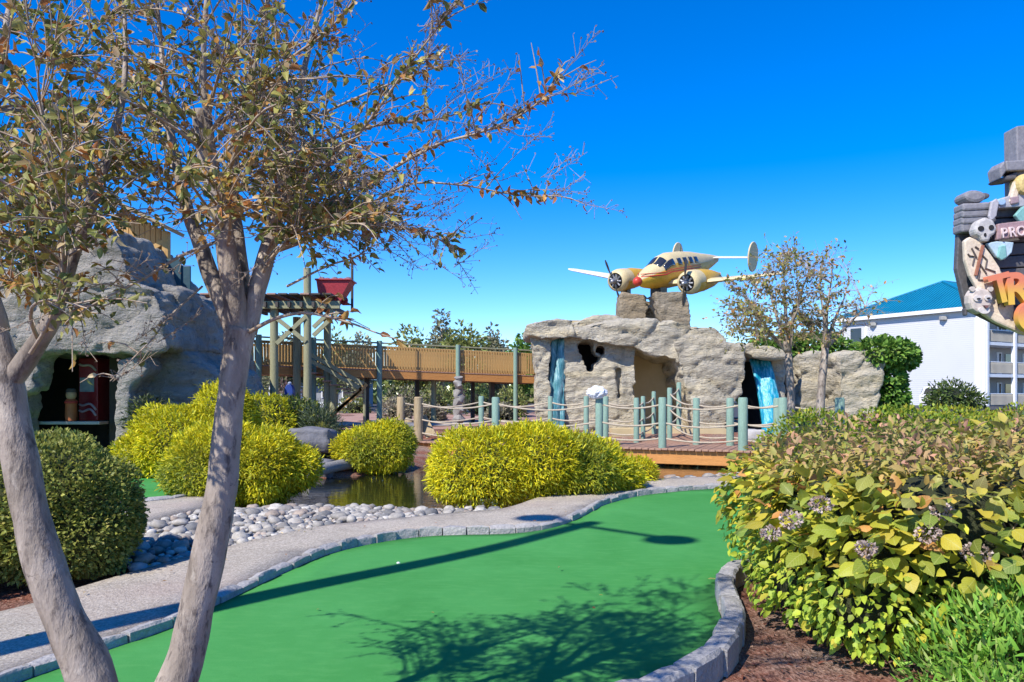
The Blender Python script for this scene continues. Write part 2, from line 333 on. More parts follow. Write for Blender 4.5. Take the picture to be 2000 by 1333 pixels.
def build_setting():
    # one ground sheet: fine where the garden is, coarse out to the horizon
    def axis(lo, hi, st, far):
        a = list(np.arange(lo, hi + 1e-6, st)); k = st
        l = lo; h = hi; L = []; H = []
        while h < far: k *= 1.35; h += k; l -= k; H.append(h); L.append(l)
        return np.array(L[::-1] + a + H)
    X = axis(-14, 14, .22, 2500); Y = axis(0, 30, .22, 2500); gx, gy = np.meshgrid(X, Y)
    Z = ground_z(gx, gy)
    nz = np.array([noise.noise(Vector((a, b, 0)) * 3.1) * .02 for a, b in zip(gx.ravel(), gy.ravel())]).reshape(gx.shape); Z = Z + nz
    V = np.stack([gx, gy, Z], -1).reshape(-1, 3); nx = len(X); ny = len(Y)
    i = np.arange(nx - 1)[None, :] + (np.arange(ny - 1) * nx)[:, None]; Fq = np.stack([i, i + 1, i + nx + 1, i + nx], -1).reshape(-1, 4)
    me = bpy.data.meshes.new('ground'); me.from_pydata(V.tolist(), [], Fq.tolist()); me.polygons.foreach_set('use_smooth', [True] * len(me.polygons))
    m, t, p, o = nt('mulch'); p.inputs['Roughness'].default_value = .95; p.inputs['Specular IOR Level'].default_value = .1; v = coord(t)
    n1 = noise_n(t, 1.3, 5, .6, v); n2 = noise_n(t, 55, 4, .7, coord(t, (1, .45, 1)))
    c1 = ramp(t, n2, [(.3, (.05, .024, .017)), (.5, (.24, .095, .062)), (.72, (.48, .26, .19))])
    c2 = ramp(t, n2, [(.3, (.06, .042, .032)), (.5, (.28, .19, .15)), (.72, (.52, .40, .33))])
    t.links.new(mixc(t, ramp(t, n1, [(.42, (0, 0, 0)), (.62, (1, 1, 1))]), c1, c2), p.inputs['Base Color']); bump(t, p, n2, 1.0, .03)
    me.materials.append(m); g = bpy.data.objects.new('ground', me); link(g); g['kind'] = 'structure'

    # the putting green
    m, t, p, o = nt('green_turf'); p.inputs['Roughness'].default_value = .95; p.inputs['Specular IOR Level'].default_value = .12; v = coord(t)
    n1 = noise_n(t, .55, 5, .6, v, .6); n2 = noise_n(t, 260, 2, .6, v); n3 = noise_n(t, 5, 5, .6, coord(t, (1, 3, 1)))
    c = ramp(t, n1, [(.3, (.040, .22, .046)), (.7, (.075, .31, .085))])
    c = mixc(t, .28, c, ramp(t, n2, [(.3, (.02, .15, .03)), (.7, (.10, .39, .10))])); c = mixc(t, ramp(t, n3, [(.48, (0, 0, 0)), (.75, (.5, .5, .5))]), c, (.095, .32, .09)); n4 = noise_n(t, 1.7, 6, .7, v, .8); c = mixc(t, ramp(t, n4, [(.55, (0, 0, 0)), (.72, (.4, .4, .4))]), c, (.035, .20, .045))
    t.links.new(c, p.inputs['Base Color']); bump(t, p, n2, .5, .006)
    green_l = [(-2.75, 4.05), (-2.55, 4.65), (-2.3, 5.2), (-2.18, 5.85), (-2.0, 6.8), (-1.83, 7.6), (-1.42, 8.3), (-.87, 8.68), (0, 8.75), (.5, 9.1), (.92, 9.9), (1.3, 10.9), (1.75, 11.7), (2.3, 12.3), (3.6, 12.9), (5.5, 13.0), (7.5, 12.2)]
    green_r = [(7.6, 10.0), (5.5, 8.8), (3.6, 7.9), (2.4, 7.2), (1.86, 6.7), (1.66, 6.25), (1.55, 5.75), (1.42, 5.2), (1.2, 4.7), (.92, 4.28), (.4, 3.85), (-.5, 3.62), (-1.6, 3.6), (-2.4, 3.72)]
    outline = spline([Vector((*q, 0)) for q in green_l + green_r], 5, True)
    def gzf(x, y): return .004 + .022 * math.sin(x * 1.1 + .5) * math.sin(y * .8)
    sheet('putting_green', [(v_.x, v_.y) for v_ in outline], gzf, m, .3)
    # kerb of separate blocks, laid end to end round the green
    kerb = empty('kerb', (0, 0, 0), kind='structure')
    def kerb_run(line, w, h, seg, side=1, mat_=M_KERB, top=None):
        acc = [line[0]]; pts = []
        # resample
        L = [0]
        for a, b in zip(line, line[1:]): L.append(L[-1] + (b - a).length)
        s0 = 0
        while s0 < L[-1] - seg * .5:
            l = seg * random.uniform(.82, 1.18); e = min(s0 + l, L[-1]); blk = []
            for s_ in np.linspace(s0 + .006, e - .006, 4):
                j = max(0, min(len(L) - 2, int(np.searchsorted(L, s_)) - 1)); f = (s_ - L[j]) / max(1e-6, L[j + 1] - L[j]); q = line[j].lerp(line[j + 1], f)
                tg = (line[j + 1] - line[j]).normalized(); blk.append((q, Vector((tg.y, -tg.x, 0)) * side))
            hh = h * random.uniform(.86, 1.1); tilt = random.uniform(-.012, .012); b = B(); vs = []
            ww = w * random.uniform(.92, 1.1); pr = random.uniform(-.012, .012)
            for k, (q, nn) in enumerate(blk):
                e_ = .012 if k in (0, 3) else 0
                for (o_, z_) in ((pr, -.06), (pr + .004, hh * .8 + tilt), (pr + .018, hh - e_ + tilt), (ww - .02, hh - e_ - tilt), (ww, hh * .8 - tilt), (ww, -.06)):
                    vs.append(q + nn * o_ + Vector((random.uniform(-.004, .004), random.uniform(-.004, .004), z_ + random.uniform(-.004, .004))))
            fs = [(k * 6 + j, k * 6 + (j + 1) % 6, (k + 1) * 6 + (j + 1) % 6, (k + 1) * 6 + j) for k in range(3) for j in range(6)] + [tuple(range(5, -1, -1)), tuple(range(18, 24))]
            b.add(vs, fs); b.build('kerb_stone', mat_, kerb, 35); s0 = e
    nl = len(green_l) * 5
    kerb_run([q.copy() for q in outline[:nl - 10]], .10, .09, .30, -1)
    kerb_run([q.copy() for q in outline[nl + 8:]] + [outline[0].copy()], .15, .125, .34, -1)
    # exposed aggregate path
    m, t, p, o = nt('aggregate_path'); p.inputs['Roughness'].default_value = .92; p.inputs['Specular IOR Level'].default_value = .2; v = coord(t)
    vo = t.nodes.new('ShaderNodeTexVoronoi'); vo.inputs['Scale'].default_value = 38; t.links.new(v, vo.inputs['Vector'])
    c = mixc(t, .55, ramp(t, noise_n(t, 1.1, 4, .6, v), [(.3, (.47, .415, .34)), (.7, (.57, .505, .42))]), ramp(t, noise_n(t, 34, 2, .5, v), [(.35, (.2, .19, .18)), (.65, (.8, .78, .74))]), 'SOFT_LIGHT')
    c = mixc(t, ramp(t, noise_n(t, 62, 4, .75, v), [(.45, (0, 0, 0)), (.62, (.85, .85, .85))]), c, (.23, .205, .18))
    n5 = noise_n(t, .6, 3, .5, v); c = mixc(t, ramp(t, n5, [(.5, (0, 0, 0)), (.7, (.35, .35, .35))]), c, (.42, .30, .26)); n7 = noise_n(t, 2.6, 6, .7, v, .9); c = mixc(t, ramp(t, n7, [(.54, (0, 0, 0)), (.70, (.5, .5, .5))]), c, (.20, .17, .14))
    t.links.new(c, p.inputs['Base Color']); bump(t, p, noise_n(t, 62, 4, .75, v), .9, .015)
    inner = []
    for k in range(0, nl - 12):
        a, b = outline[k], outline[k + 1]; tg = (b - a).normalized(); inner.append(a + Vector((-tg.y, tg.x, 0)) * .095)
    outer = [(-5.2, 3.4), (-4.4, 4.6), (-3.6, 5.45), (-3.42, 6.1), (-3.2, 6.86), (-2.84, 7.75), (-2.1, 9.05), (-.67, 9.95), (-.07, 10.35), (.35, 11.3), (.82, 12.2), (1.6, 13.2), (2.4, 13.8), (4.0, 14.35), (6.0, 14.4), (7.6, 13.6)]
    pp = [(q.x, q.y) for q in inner] + [(q.x, q.y) for q in reversed(spline([Vector((*q, 0)) for q in outer], 4))]
    pp = [(-3.3, 3.4)] + pp
    def pz(x, y): return .068 + .010 * noise.noise(Vector((x, y, 3)))
    sheet('path', pp, pz, m, .3)
    sheet('side_path', [(-4.5, 8.2), (-4.35, 9.6), (-4.15, 10.6), (-4.1, 11.0), (-4.6, 11.5), (-5.0, 11.5), (-5.5, 10.8), (-6.4, 9.9), (-8.4, 9.4), (-8.4, 8.0), (-6, 7.9)], lambda x, y: .07, m, .4)
    # second green by the grey mountain
    g2 = [(-5.35, 10.95), (-4.95, 11.6), (-5.0, 12.4), (-5.7, 13.7), (-6.8, 15.1), (-8.4, 16.9), (-8.75, 17.6), (-10.8, 17.6), (-11, 17.0), (-11.2, 13.5), (-9.5, 10.2), (-7.0, 9.9)]
    m2 = bpy.data.materials['green_turf']
    sheet('side_green', g2, lambda x, y: .02, m2, .5)
    kerb_run(spline([Vector((*q, 0)) for q in [(-7.0, 9.9), (-5.35, 10.95), (-4.95, 11.6)]], 6), .12, .10, .5, 1)
    kerb_run(spline([Vector((*q, 0)) for q in [(-5.0, 12.4), (-5.7, 13.7), (-6.8, 15.1), (-8.5, 17.0)]], 6), .16, .12, .55, 1)
    # pond
    m, t, p, o = nt('pond_water'); p.inputs['Base Color'].default_value = (.010, .012, .007, 1); p.inputs['Roughness'].default_value = .02
    p.inputs['Specular IOR Level'].default_value = .9; p.inputs['IOR'].default_value = 1.85; v = coord(t, (1, 2.2, 1)); bump(t, p, noise_n(t, 3.2, 3, .5, v, .6), .14, .03)
    sheet('pond_water', [(x * 1.0, y) for x, y in [(-5, 11.6), (-1.2, 11.3), (0, 12), (3, 14.2), (10, 14.8), (10.5, 18), (8, 22), (3, 23.6), (-2, 24), (-3.2, 18.5), (-5, 16.6)]], lambda x, y: -.16, m, .8)
    # reddish yard and pale gravel behind the walkway, grass and asphalt further off
    my = mat('red_gravel', (.42, .26, .20), (.30, .17, .13), 2, .95, bs=40, bstr=.5)
    sheet('gravel_yard', [(-14, 24.5), (-1, 24.3), (1, 30), (6, 36), (2, 44), (-16, 46), (-24, 30)], lambda x, y: gz(x, y) + .03, my, 1.0)
    mp_ = mat('pale_gravel', (.52, .47, .44), (.42, .38, .36), 4, .95, bs=50, bstr=.4)
    sheet('gravel_path', [(-6.6, 27.0), (-4.0, 26.2), (-2.2, 26.6), (-1.5, 28.5), (-4.5, 30), (-7.2, 29)], lambda x, y: gz(x, y) + .06, mp_, .6)
    ma = mat('asphalt', (.06, .06, .062), (.045, .045, .048), 3, .9, bs=60, bstr=.3)
    sheet('car_park', [(-60, 46.5), (2.2, 44.5), (6.5, 36.5), (15, 31), (24, 42), (36, 56), (90, 62), (90, 140), (-60, 140)], lambda x, y: gz(x, y) + .05, ma, 8)
    mg = mat('lawn', (.10, .15, .03), (.06, .10, .02), 2, .95, bs=60, bstr=.5)
    sheet('lawn', [(8.5, 12), (14, 9), (34, 20), (62, 58), (37, 55), (25, 41), (15.5, 30.5), (9, 27)], lambda x, y: gz(x, y) + .04, mg, 1.5)
    mb = mat('blue_pool', (.02, .30, .42), (.015, .22, .34), 3, .08, bs=5, bstr=.2, spec=.8)
    sheet('blue_pool', [(-4.9 + .85 * math.cos(a), 28.6 + .9 * math.sin(a)) for a in np.linspace(0, 2 * math.pi, 24, endpoint=False)], lambda x, y: gz(-4.9, 28.6) + .12, mb, .5)
    return outline
outline = build_setting()

# ------------------------------------------------------------------ river stones on the bank
def stone_mesh(seed):
    bm = bmesh.new(); bmesh.ops.create_icosphere(bm, subdivisions=2, radius=1)
    for v in bm.verts:
        k = 1 + .42 * noise.noise(v.co * 1.3 + Vector((seed * 7.3, 0, seed))) + .08 * noise.noise(v.co * 3 + Vector((0, seed, 0))); v.co = Vector((v.co.x * k, v.co.y * k, v.co.z * k * .66))
    me = bpy.data.meshes.new('stone'); bm.to_mesh(me); bm.free(); me.materials.append(M_STONEO); me.polygons.foreach_set('use_smooth', [True] * len(me.polygons)); return me
def stone_mat():
    m, t, p, o = nt('loose_stone'); p.inputs['Roughness'].default_value = .8; p.inputs['Specular IOR Level'].default_value = .3
    a = t.nodes.new('ShaderNodeObjectInfo'); n = noise_n(t, 2.2, 5, .65, coord(t)); c = mixc(t, 1.0, a.outputs['Color'], ramp(t, n, [(.3, (.68, .67, .66)), (.7, (1.12, 1.1, 1.08))]), 'MULTIPLY')
    t.links.new(c, p.inputs['Base Color']); bump(t, p, noise_n(t, 9, 4, .6, coord(t)), .3, .1); return m
M_STONEO = stone_mat()
M_STONEA = leaf_mat('bank_stone', True, 0.0, .8)
def stones():
    bank = [(-3.25, 6.95), (-2.84, 7.85), (-2.1, 9.15), (-.67, 10.02), (-.05, 10.4), (-.2, 10.95), (-.9, 11.3), (-1.4, 11.5), (-2.2, 11.75), (-3.3, 11.9), (-3.75, 11.3), (-4.15, 10.6), (-4.4, 9.4), (-4.45, 8.2), (-3.9, 7.15)]
    def bz(x, y):
        s_ = poly_sd(np.array([x]), np.array([y]), POND)[0]
        return float(gz(x, y) + .05 if s_ > .3 else -.13 - .08 * (.3 - s_))
    sb = sheet('stone_bank', bank, bz, M_BOULDER, .3)
    pts = []
    cells = {}
    def far_enough(x, y, r):
        for ix in range(int(x / .3) - 1, int(x / .3) + 2):
            for iy in range(int(y / .3) - 1, int(y / .3) + 2):
                for (a, b, q) in cells.get((ix, iy), ()):
                    if (a - x) ** 2 + (b - y) ** 2 < (.78 * (r + q)) ** 2: return False
        return True
    for tr in range(70000):
        x = random.uniform(-4.6, .1); y = random.uniform(6.9, 12.4)
        if tr % 6 == 0 and tr > 20000: pass
        r = random.choice((.03, .036, .042, .05, .06, .07)) * random.uniform(.75, 1.25) if tr > 500 else random.uniform(.07, .11)
        if poly_sd(np.array([x]), np.array([y]), bank)[0] > -.03 or not far_enough(x, y, r): continue
        cells.setdefault((int(x / .3), int(y / .3)), []).append((x, y, r)); pts.append((x, y, r))
        if len(pts) > 2400: break
    for k in range(70):      # strip of pebbles by the bridge
        x = random.uniform(2.4, 5.5); y = 13.95 + (x - 2.4) * .22 + random.uniform(0, .9); pts.append((x, y, random.uniform(.06, .13)))
    ms = [stone_mesh(k) for k in range(7)]
    pts.sort(key=lambda q: -(q[2] / q[1])); cols = [(.38, .355, .32), (.29, .275, .255), (.44, .415, .375), (.20, .20, .20), (.36, .30, .25), (.50, .475, .43)]
    def place(x, y, r):
        z = (bz(x, y) if x < .3 else gz(x, y) + .05) + r * .28 + random.uniform(0, .05)
        return Matrix.LocRotScale(Vector((x, y, z)), Matrix.Rotation(random.uniform(0, 6.3), 3, 'Z').to_quaternion() @ Matrix.Rotation(random.uniform(-.35, .35), 3, 'X').to_quaternion(), Vector((r * random.uniform(.9, 1.35), r * random.uniform(.75, 1.0), r * random.uniform(.8, 1.1))))
    for k, (x, y, r) in enumerate(pts[:300]):
        o = bpy.data.objects.new('stone', random.choice(ms)); link(o, sb); o.matrix_local = place(x, y, r)
        c = random.choice(cols); j = random.uniform(.85, 1.15); o.color = (c[0] * j, c[1] * j, c[2] * j, 1)
    V = []; Fc = []; C = []
    base = [(np.array([v.co[:] for v in me.vertices]), [tuple(p.vertices) for p in me.polygons]) for me in ms]
    nv = 0
    for (x, y, r) in pts[300:]:
        bv, bf = random.choice(base); M = place(x, y, r); A = np.array(M); V.append(bv @ A[:3, :3].T + A[:3, 3]); Fc += [tuple(i + nv for i in f) for f in bf]; nv += len(bv)
        jj = random.uniform(.8, 1.15); C += [tuple(jj * a for a in random.choice(cols))] * len(bv)
    me = bpy.data.meshes.new('small_stones'); me.from_pydata(np.concatenate(V).tolist(), [], Fc); me.materials.append(M_STONEA); me.polygons.foreach_set('use_smooth', [True] * len(me.polygons))
    a = me.attributes.new('tint', 'FLOAT_COLOR', 'POINT'); cc = np.ones((nv, 4), np.float32); cc[:, :3] = C; a.data.foreach_set('color', cc.ravel())
    o = bpy.data.objects.new('small_stones', me); link(o, sb); o['kind'] = 'stuff'
stones()

# ------------------------------------------------------------------ sculpted rocks
def eval_mesh(o):
    dg = bpy.context.evaluated_depsgraph_get(); me = bpy.data.meshes.new_from_object(o.evaluated_get(dg)); return me
def rock_mesh(name, pieces, voxel, amp, cut=None, fine=.03, sm=2):
    b = B()
    bm = bmesh.new()
    for (poly, d, th) in pieces:
        pb = B(); pb.prism([at(x, y, d) for x, y in poly], (0, th, 0)); me = bpy.data.meshes.new('t'); me.from_pydata(pb.v, [], pb.f)
        b2 = bmesh.new(); b2.from_mesh(me); bmesh.ops.recalc_face_normals(b2, faces=b2.faces); b2.to_mesh(me); b2.free(); bm.from_mesh(me); bpy.data.meshes.remove(me)
    me = bpy.data.meshes.new('t'); bm.to_mesh(me); bm.free(); o = bpy.data.objects.new('t', me); COL.objects.link(o)
    r = o.modifiers.new('r', 'REMESH'); r.mode = 'VOXEL'; r.voxel_size = voxel
    tmp = []
    if cut:
        for (poly, d, th) in cut:
            pb = B(); pb.prism([at(x, y, d) for x, y in poly], (0, th, 0)); c = pb.build('c', M_BLACK); c.hide_render = True; tmp.append(c)
            m = o.modifiers.new('b', 'BOOLEAN'); m.operation = 'DIFFERENCE'; m.object = c; m.solver = 'EXACT'
        r = o.modifiers.new('r2', 'REMESH'); r.mode = 'VOXEL'; r.voxel_size = voxel
    s_ = o.modifiers.new('s', 'SMOOTH'); s_.iterations = sm; s_.factor = .5
    bpy.context.view_layer.update(); out = eval_mesh(o); out.name = name
    for c in tmp + [o]: bpy.data.objects.remove(c)
    n = len(out.vertices); co = np.empty(n * 3, np.float32); out.vertices.foreach_get('co', co); co = co.reshape(-1, 3)
    nr = np.empty(n * 3, np.float32); out.vertex_normals.foreach_get('vector', nr) if hasattr(out, 'vertex_normals') else out.vertices.foreach_get('normal', nr); nr = nr.reshape(-1, 3)
    d = np.empty(n)
    for i, p in enumerate(co.tolist()):
        q = Vector(p); f_ = noise.voronoi(Vector((q.x * .75 + .5 * noise.noise(q), q.y * .75, q.z * 1.25 + .4 * noise.noise(q * 1.3))))[0]; d[i] = -amp * .55 * max(0, 1 - (f_[1] - f_[0]) * 7) + amp * .5 * (.5 - f_[0]) + amp * (noise.noise(q * .8) + .5 * noise.noise(Vector((q.x * 1.6, q.y * 1.6, q.z * 4.2)))) - amp * .55 * abs(noise.noise(Vector((q.x * .9, q.y * .9, q.z * 3.0)) + Vector((9, 3, 1)))) + fine * noise.noise(q * 6) - fine * 1.3 * max(0, 1 - 7 * abs(noise.noise(Vector((q.x * 1.1, q.y * 1.1, q.z * 1.9)) + Vector((3, 8, 2)))))+ fine * .5 * noise.noise(q * 15)
    co += nr * d[:, None]; out.vertices.foreach_set('co', co.ravel()); out.polygons.foreach_set('use_smooth', [True] * len(out.polygons)); out.update(); return out
def rock_part(name, pieces, m, parent, voxel=.09, amp=.13, cut=None, fine=.03, sm=2):
    me = rock_mesh(name, pieces, min(voxel, .07), amp, cut, fine, sm); me.materials.clear(); me.materials.append(m); o = bpy.data.objects.new(name, me); link(o, parent)
    off = wloc(parent); me.transform(Matrix.Translation(-off)); return o
def waterfall(name, top, bot, w0, w1, label, out=.35):
    top = Vector(top); bot = Vector(bot); n = 26; k = 12; vs = []; rnd = random.Random(name + label)
    for i in range(n):
        t = i / (n - 1); c = top.lerp(bot, t); c.y -= out * math.sin(min(1, t * 1.2) * 1.4); w = w0 + (w1 - w0) * t
        for j in range(k):
            u = j / (k - 1) - .5; vs.append(c + Vector((u * w, .06 * math.cos(u * 9 + t * 5) + rnd.uniform(-.03, .03), 0)))
    fs = [(i * k + j, i * k + j + 1, (i + 1) * k + j + 1, (i + 1) * k + j) for i in range(n - 1) for j in range(k - 1)]
    b = B(); b.add(vs, fs); o = b.build(name, M_FALL if 'bright' in label else M_FALL2, None, True); s_ = o.modifiers.new('s', 'SOLIDIFY'); s_.thickness = .08
    return tag(o, label, 'waterfall', 'blue waterfalls')
def fall_mat(name, cs):
    m, t, p, o = nt(name); p.inputs['Roughness'].default_value = .25; v = coord(t, (9, 4, 1.6)); n = noise_n(t, 1.4, 5, .7, v, .5)
    t.links.new(ramp(t, n, [(.3, cs[0]), (.5, cs[1]), (.64, cs[2])]), p.inputs['Base Color']); bump(t, p, n, .6, .06); return m
M_FALL = fall_mat('blue_water', ((.004, .16, .26), (.012, .34, .48), (.25, .62, .74))); M_FALL2 = fall_mat('teal_water', ((.03, .11, .13), (.08, .24, .27), (.30, .48, .50)))

def cave():
    root = empty('rock_cave', (3.5, 24, 0), 'tan artificial rock cave with open doorway and the aeroplane on its roof', 'rock formation')
    rock_part('wall', [([(1100, 880), (1098, 636), (1250, 636), (1243, 690), (1240, 760), (1246, 880)], 23.7, 1.0),
                       ([(1046, 880), (1045, 720), (1036, 655), (1080, 655), (1075, 720), (1082, 880)], 23.5, .8)], M_ROCK, root, .05, .08,
              cut=[([(1134, 669), (1150, 666), (1161, 670), (1162, 690), (1170, 693), (1171, 676), (1187, 674), (1183, 688), (1177, 690), (1171, 704), (1164, 707), (1161, 724), (1152, 725), (1147, 707), (1144, 692), (1137, 688)], 23.2, 2.0),
                   ([(1207, 676), (1212, 676), (1216, 760), (1212, 840), (1208, 760)], 23.4, .55)])
    rock_part('lintel', [([(1096, 660), (1100, 636), (1240, 622), (1330, 628), (1400, 640), (1425, 668), (1326, 706), (1282, 696), (1234, 680)], 23.3, 3.0)], M_ROCK, root, .085, .13)
    rock_part('buttress', [([(1322, 700), (1316, 668), (1360, 654), (1457, 670), (1460, 715), (1454, 775), (1428, 806), (1424, 880), (1354, 880), (1347, 790)], 23.0, 2.6)], M_ROCK, root, .085, .14)
    rock_part('cap', [([(1028, 656), (1024, 634), (1060, 624), (1122, 620), (1126, 662), (1074, 664)], 23.2, 3.0)], M_ROCK, root, .085, .12)
    rock_part('roof', [([(1100, 662), (1114, 628), (1160, 618), (1215, 618), (1290, 630), (1350, 640), (1400, 646), (1410, 667)], 24.6, 8.5)], M_ROCK, root, .11, .16)
    rock_part('ledge', [([(1448, 690), (1448, 666), (1500, 675), (1550, 690), (1552, 702), (1500, 702), (1470, 698)], 23.4, 2.6), ([(1507, 880), (1505, 700), (1538, 694), (1534, 880)], 24.2, 1.2)], M_ROCK, root, .075, .09)
    rock_part('plinth', [([(1206, 650), (1213, 571), (1262, 574), (1266, 650)], 29.2, 1.3), ([(1296, 660), (1279, 570), (1342, 570), (1356, 660)], 28.0, 1.4), ([(1246, 650), (1252, 590), (1296, 578), (1305, 650)], 29.6, 1.2)], M_PLINTH, root, .075, .06)
    b = B(); b.box(at(1290, 770, 25.7) + Vector((0, .1, 0)), (3.0, .2, 4.4)); b.box(at(1232, 770, 25.1) + Vector((-.15, 0, 0)), (.2, 1.6, 4.4)); b.box(at(1165, 740, 26.4), (1.9, .2, 4.0)); b.build('inner_wall', M_CAVE, root)
    b = B(); b.box(at(1165, 700, 25.6), (1.3, .15, 1.2)); b.build('shade_panel', M_BLACK, root)  # black panel, painted stand-in for the shade inside the wall hole
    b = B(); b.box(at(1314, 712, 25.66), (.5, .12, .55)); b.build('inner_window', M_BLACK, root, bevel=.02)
    b = B(); b.box(at(1085, 760, 25.2), (1.2, .2, 3.6)); b.build('shade_panel', M_BLACK, root); b = B(); b.box(at(1495, 775, 25.9), (1.7, .2, 3.0)); b.build('shade_panel', M_BLACK, root)  # two black panels paint the shade in behind the waterfalls
    b = B(); b.box((4.7, 24.6, gz(4.7, 24.4) - .02), (3.4, 3.4, .25)); b.build('floor', M_CAVE, root)
    waterfall('waterfall', at(1090, 662, 23.9), at(1084, 850, 23.75), .40, .60, 'pale teal waterfall behind the thin pillar at the cave corner', .1)
    waterfall('waterfall', at(1482, 704, 24.3), at(1503, 850, 23.9), .60, .70, 'bright blue waterfall between the rock buttress and the small tree', .5)
    rw = empty('rock_wall', (11, 26, .4), 'low tan rock wall with overhanging tops behind the small trees', 'rock wall')
    rock_part('wall', [([(1556, 820), (1562, 696), (1600, 688), (1646, 692), (1640, 820)], 26.4, 1.2)], M_ROCK, rw, .08, .12)
    rock_part('wall', [([(1640, 820), (1638, 690), (1690, 682), (1734, 688), (1722, 750), (1708, 820)], 25.2, 1.4)], M_ROCK, rw, .08, .13)
cave()

def mountain():
    root = empty('rock_mountain', (-9, 17, 0), 'grey artificial rock mountain with arched cave mouth on the left', 'rock formation')
    rock_part('wall', [([(-260, 930), (-260, 560), (20, 560), (56, 690), (40, 730), (34, 930)], 16.9, .8)], M_GREYROCK, root, .09, .12, sm=8)
    rock_part('arch', [([(-260, 650), (-260, 560), (0, 520), (110, 480), (160, 440), (200, 436), (246, 500), (258, 556), (300, 556), (318, 600), (330, 680), (270, 700), (225, 694), (150, 692), (100, 686), (70, 692), (20, 690)], 16.5, 3.6), ([(40, 690), (104, 680), (78, 704), (58, 770), (30, 780)], 16.6, .7)], M_GREYROCK, root, .09, .14, sm=14)
    rock_part('shoulder', [([(262, 600), (266, 552), (300, 550), (345, 562), (356, 596), (358, 690), (420, 726), (446, 800), (440, 880), (250, 880), (252, 700)], 17.4, 3.0)], M_GREYROCK, root, .09, .14,
              cut=[([(308, 640), (316, 630), (318, 644), (334, 660), (345, 680), (338, 682), (322, 666)], 17.0, .75)], sm=8)
    rock_part('pillar', [([(224, 700), (280, 690), (292, 720), (254, 760), (250, 930), (222, 930), (224, 800)], 16.7, 1.6)], M_GREYROCK, root, .08, .08)
    rock_part('boulder', [([(364, 655), (416, 650), (432, 680), (442, 735), (440, 830), (364, 830)], 21.5, 2.5)], M_GREYROCK, root, .09, .14)
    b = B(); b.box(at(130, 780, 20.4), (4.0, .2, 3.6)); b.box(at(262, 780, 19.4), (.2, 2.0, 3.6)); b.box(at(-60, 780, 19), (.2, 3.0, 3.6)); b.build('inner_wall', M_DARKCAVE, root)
    b = B(); b.box(at(130, 826, 17.9), (1.75, .4, .07)); b.build('shelf', mat('pale_board', (.40, .36, .32)), root, bevel=.01)
    # wooden upper house
    h = empty('timber_hut', (-9.6, 19, 4.4), 'ochre timber hut on top of the grey rock mountain', 'hut')
    D = 19.6
    for k in range(9):
        x0 = 232 + k * 10.5; top = 412 + max(0, (x0 - 240)) * .52
        b = B(); b.box((at(x0 + 5, 0, D).x, D, (at(0, top, D).z + at(0, 610, D).z) / 2), (.125, .07, at(0, top, D).z - at(0, 610, D).z)); b.build('plank', M_OCHRE, h, bevel=.008)
    b = B(); b.bar(at(222, 400, D) + Vector((0, -.15, .1)), at(345, 462, D) + Vector((0, -.15, .1)), 1.2, .09); b.build('roof', M_TAN, h)
    b = B(); b.box((at(329, 0, D).x, D - .12, (at(0, 455, D).z + at(0, 610, D).z) / 2), (.16, .16, at(0, 455, D).z - at(0, 610, D).z)); b.build('post', M_OCHRE, h, bevel=.01)
    b = B(); b.bar(at(240, 520, D - .15), at(325, 470, D - .15), .1, .12); b.build('brace', M_OCHRE, h)
    mt = mat('teal_panel', (.02, .075, .10), (.015, .05, .07), 3, .6)
    s = empty('shutter', at(348, 560, 19), 'dark teal shutter boards beside the ochre hut', 'shutter')
    b = B(); b.box(at(340, 540, 19.0), (.36, .06, .85)); b.build('panel', mt, s, bevel=.01)
    b = B(); b.box(at(363, 548, 19.05), (.24, .06, .7)); b.build('panel', mt, s, bevel=.01)
    mn = mat('navy_plastic', (.012, .014, .05), (.008, .01, .035), 3, .5)
    b = B(); b.box(at(386, 634, 21.4), (.62, .5, .6)); o = b.build('bin', mn, None, True, bevel=.12); tag(o, 'dark navy rounded bin on the rocks behind the tree', 'bin')
    b = B(); b.box(at(386, 612.5, 21.4), (.68, .56, .05)); b.build('lid', mn, o, bevel=.02)
    # things in the cave mouth
    mo = mat('orange_wood', (.42, .13, .04), (.30, .08, .03), 5, .6)
    f = empty('carved_post', at(139, 822, 17.9), 'orange carved post with a round pale head in the cave mouth', 'carving')
    c = at(139, 822, 17.9)
    b = B(); b.lathe(c, [(.12, 0), (.13, .1), (.12, .42), (.13, .46), (.10, .5)], 14); b.build('body', mo, f, 40)
    b = B(); b.ell(c + Vector((0, 0, .60)), (.115, .115, .13), 14); b.build('head', mat('pale_wood', (.52, .33, .20)), f, True)
    b = B(); b.lathe(c, [(.135, .40), (.14, .43), (.135, .46)], 14); b.build('collar', mat('red_band', (.45, .05, .04)), f, True)
    b = B(); b.lathe(c, [(.115, .66), (.09, .74), (.02, .76)], 14); b.build('hat', M_DARKWOOD, f, 40)
    mr = mat('vending_red', (.24, .014, .02), (.16, .01, .014), 3, .3); mw = mat('vending_white', (.45, .40, .42)); mi = mat('vending_panel', (.28, .36, .38), (.12, .2, .23), 6, .2)
    v = empty('vending_machine', at(176, 822, 18.4), 'red vending machine with white swirl standing in the cave mouth', 'vending machine')
    c = at(172, 822, 18.4); b = B(); b.box(c + Vector((0, .3, .75)), (.46, .6, 1.5)); b.build('cabinet', mr, v, bevel=.02)
    b = B(); b.box(c + Vector((-.02, -.008, .86)), (.34, .03, .34)); b.build('panel', mi, v, bevel=.008)
    for k, (zz, amp) in enumerate(((.36, .07), (.22, .08), (1.3, .05))):
        pth = [c + Vector((u * .2, -.012, zz + amp * math.sin(u * 2.6 + .6) - .1 * u)) for u in np.linspace(-1, 1, 12)]
        b = B(); b.tube(pth, .028, 6); b.build('swirl', mw, v, True)
mountain()

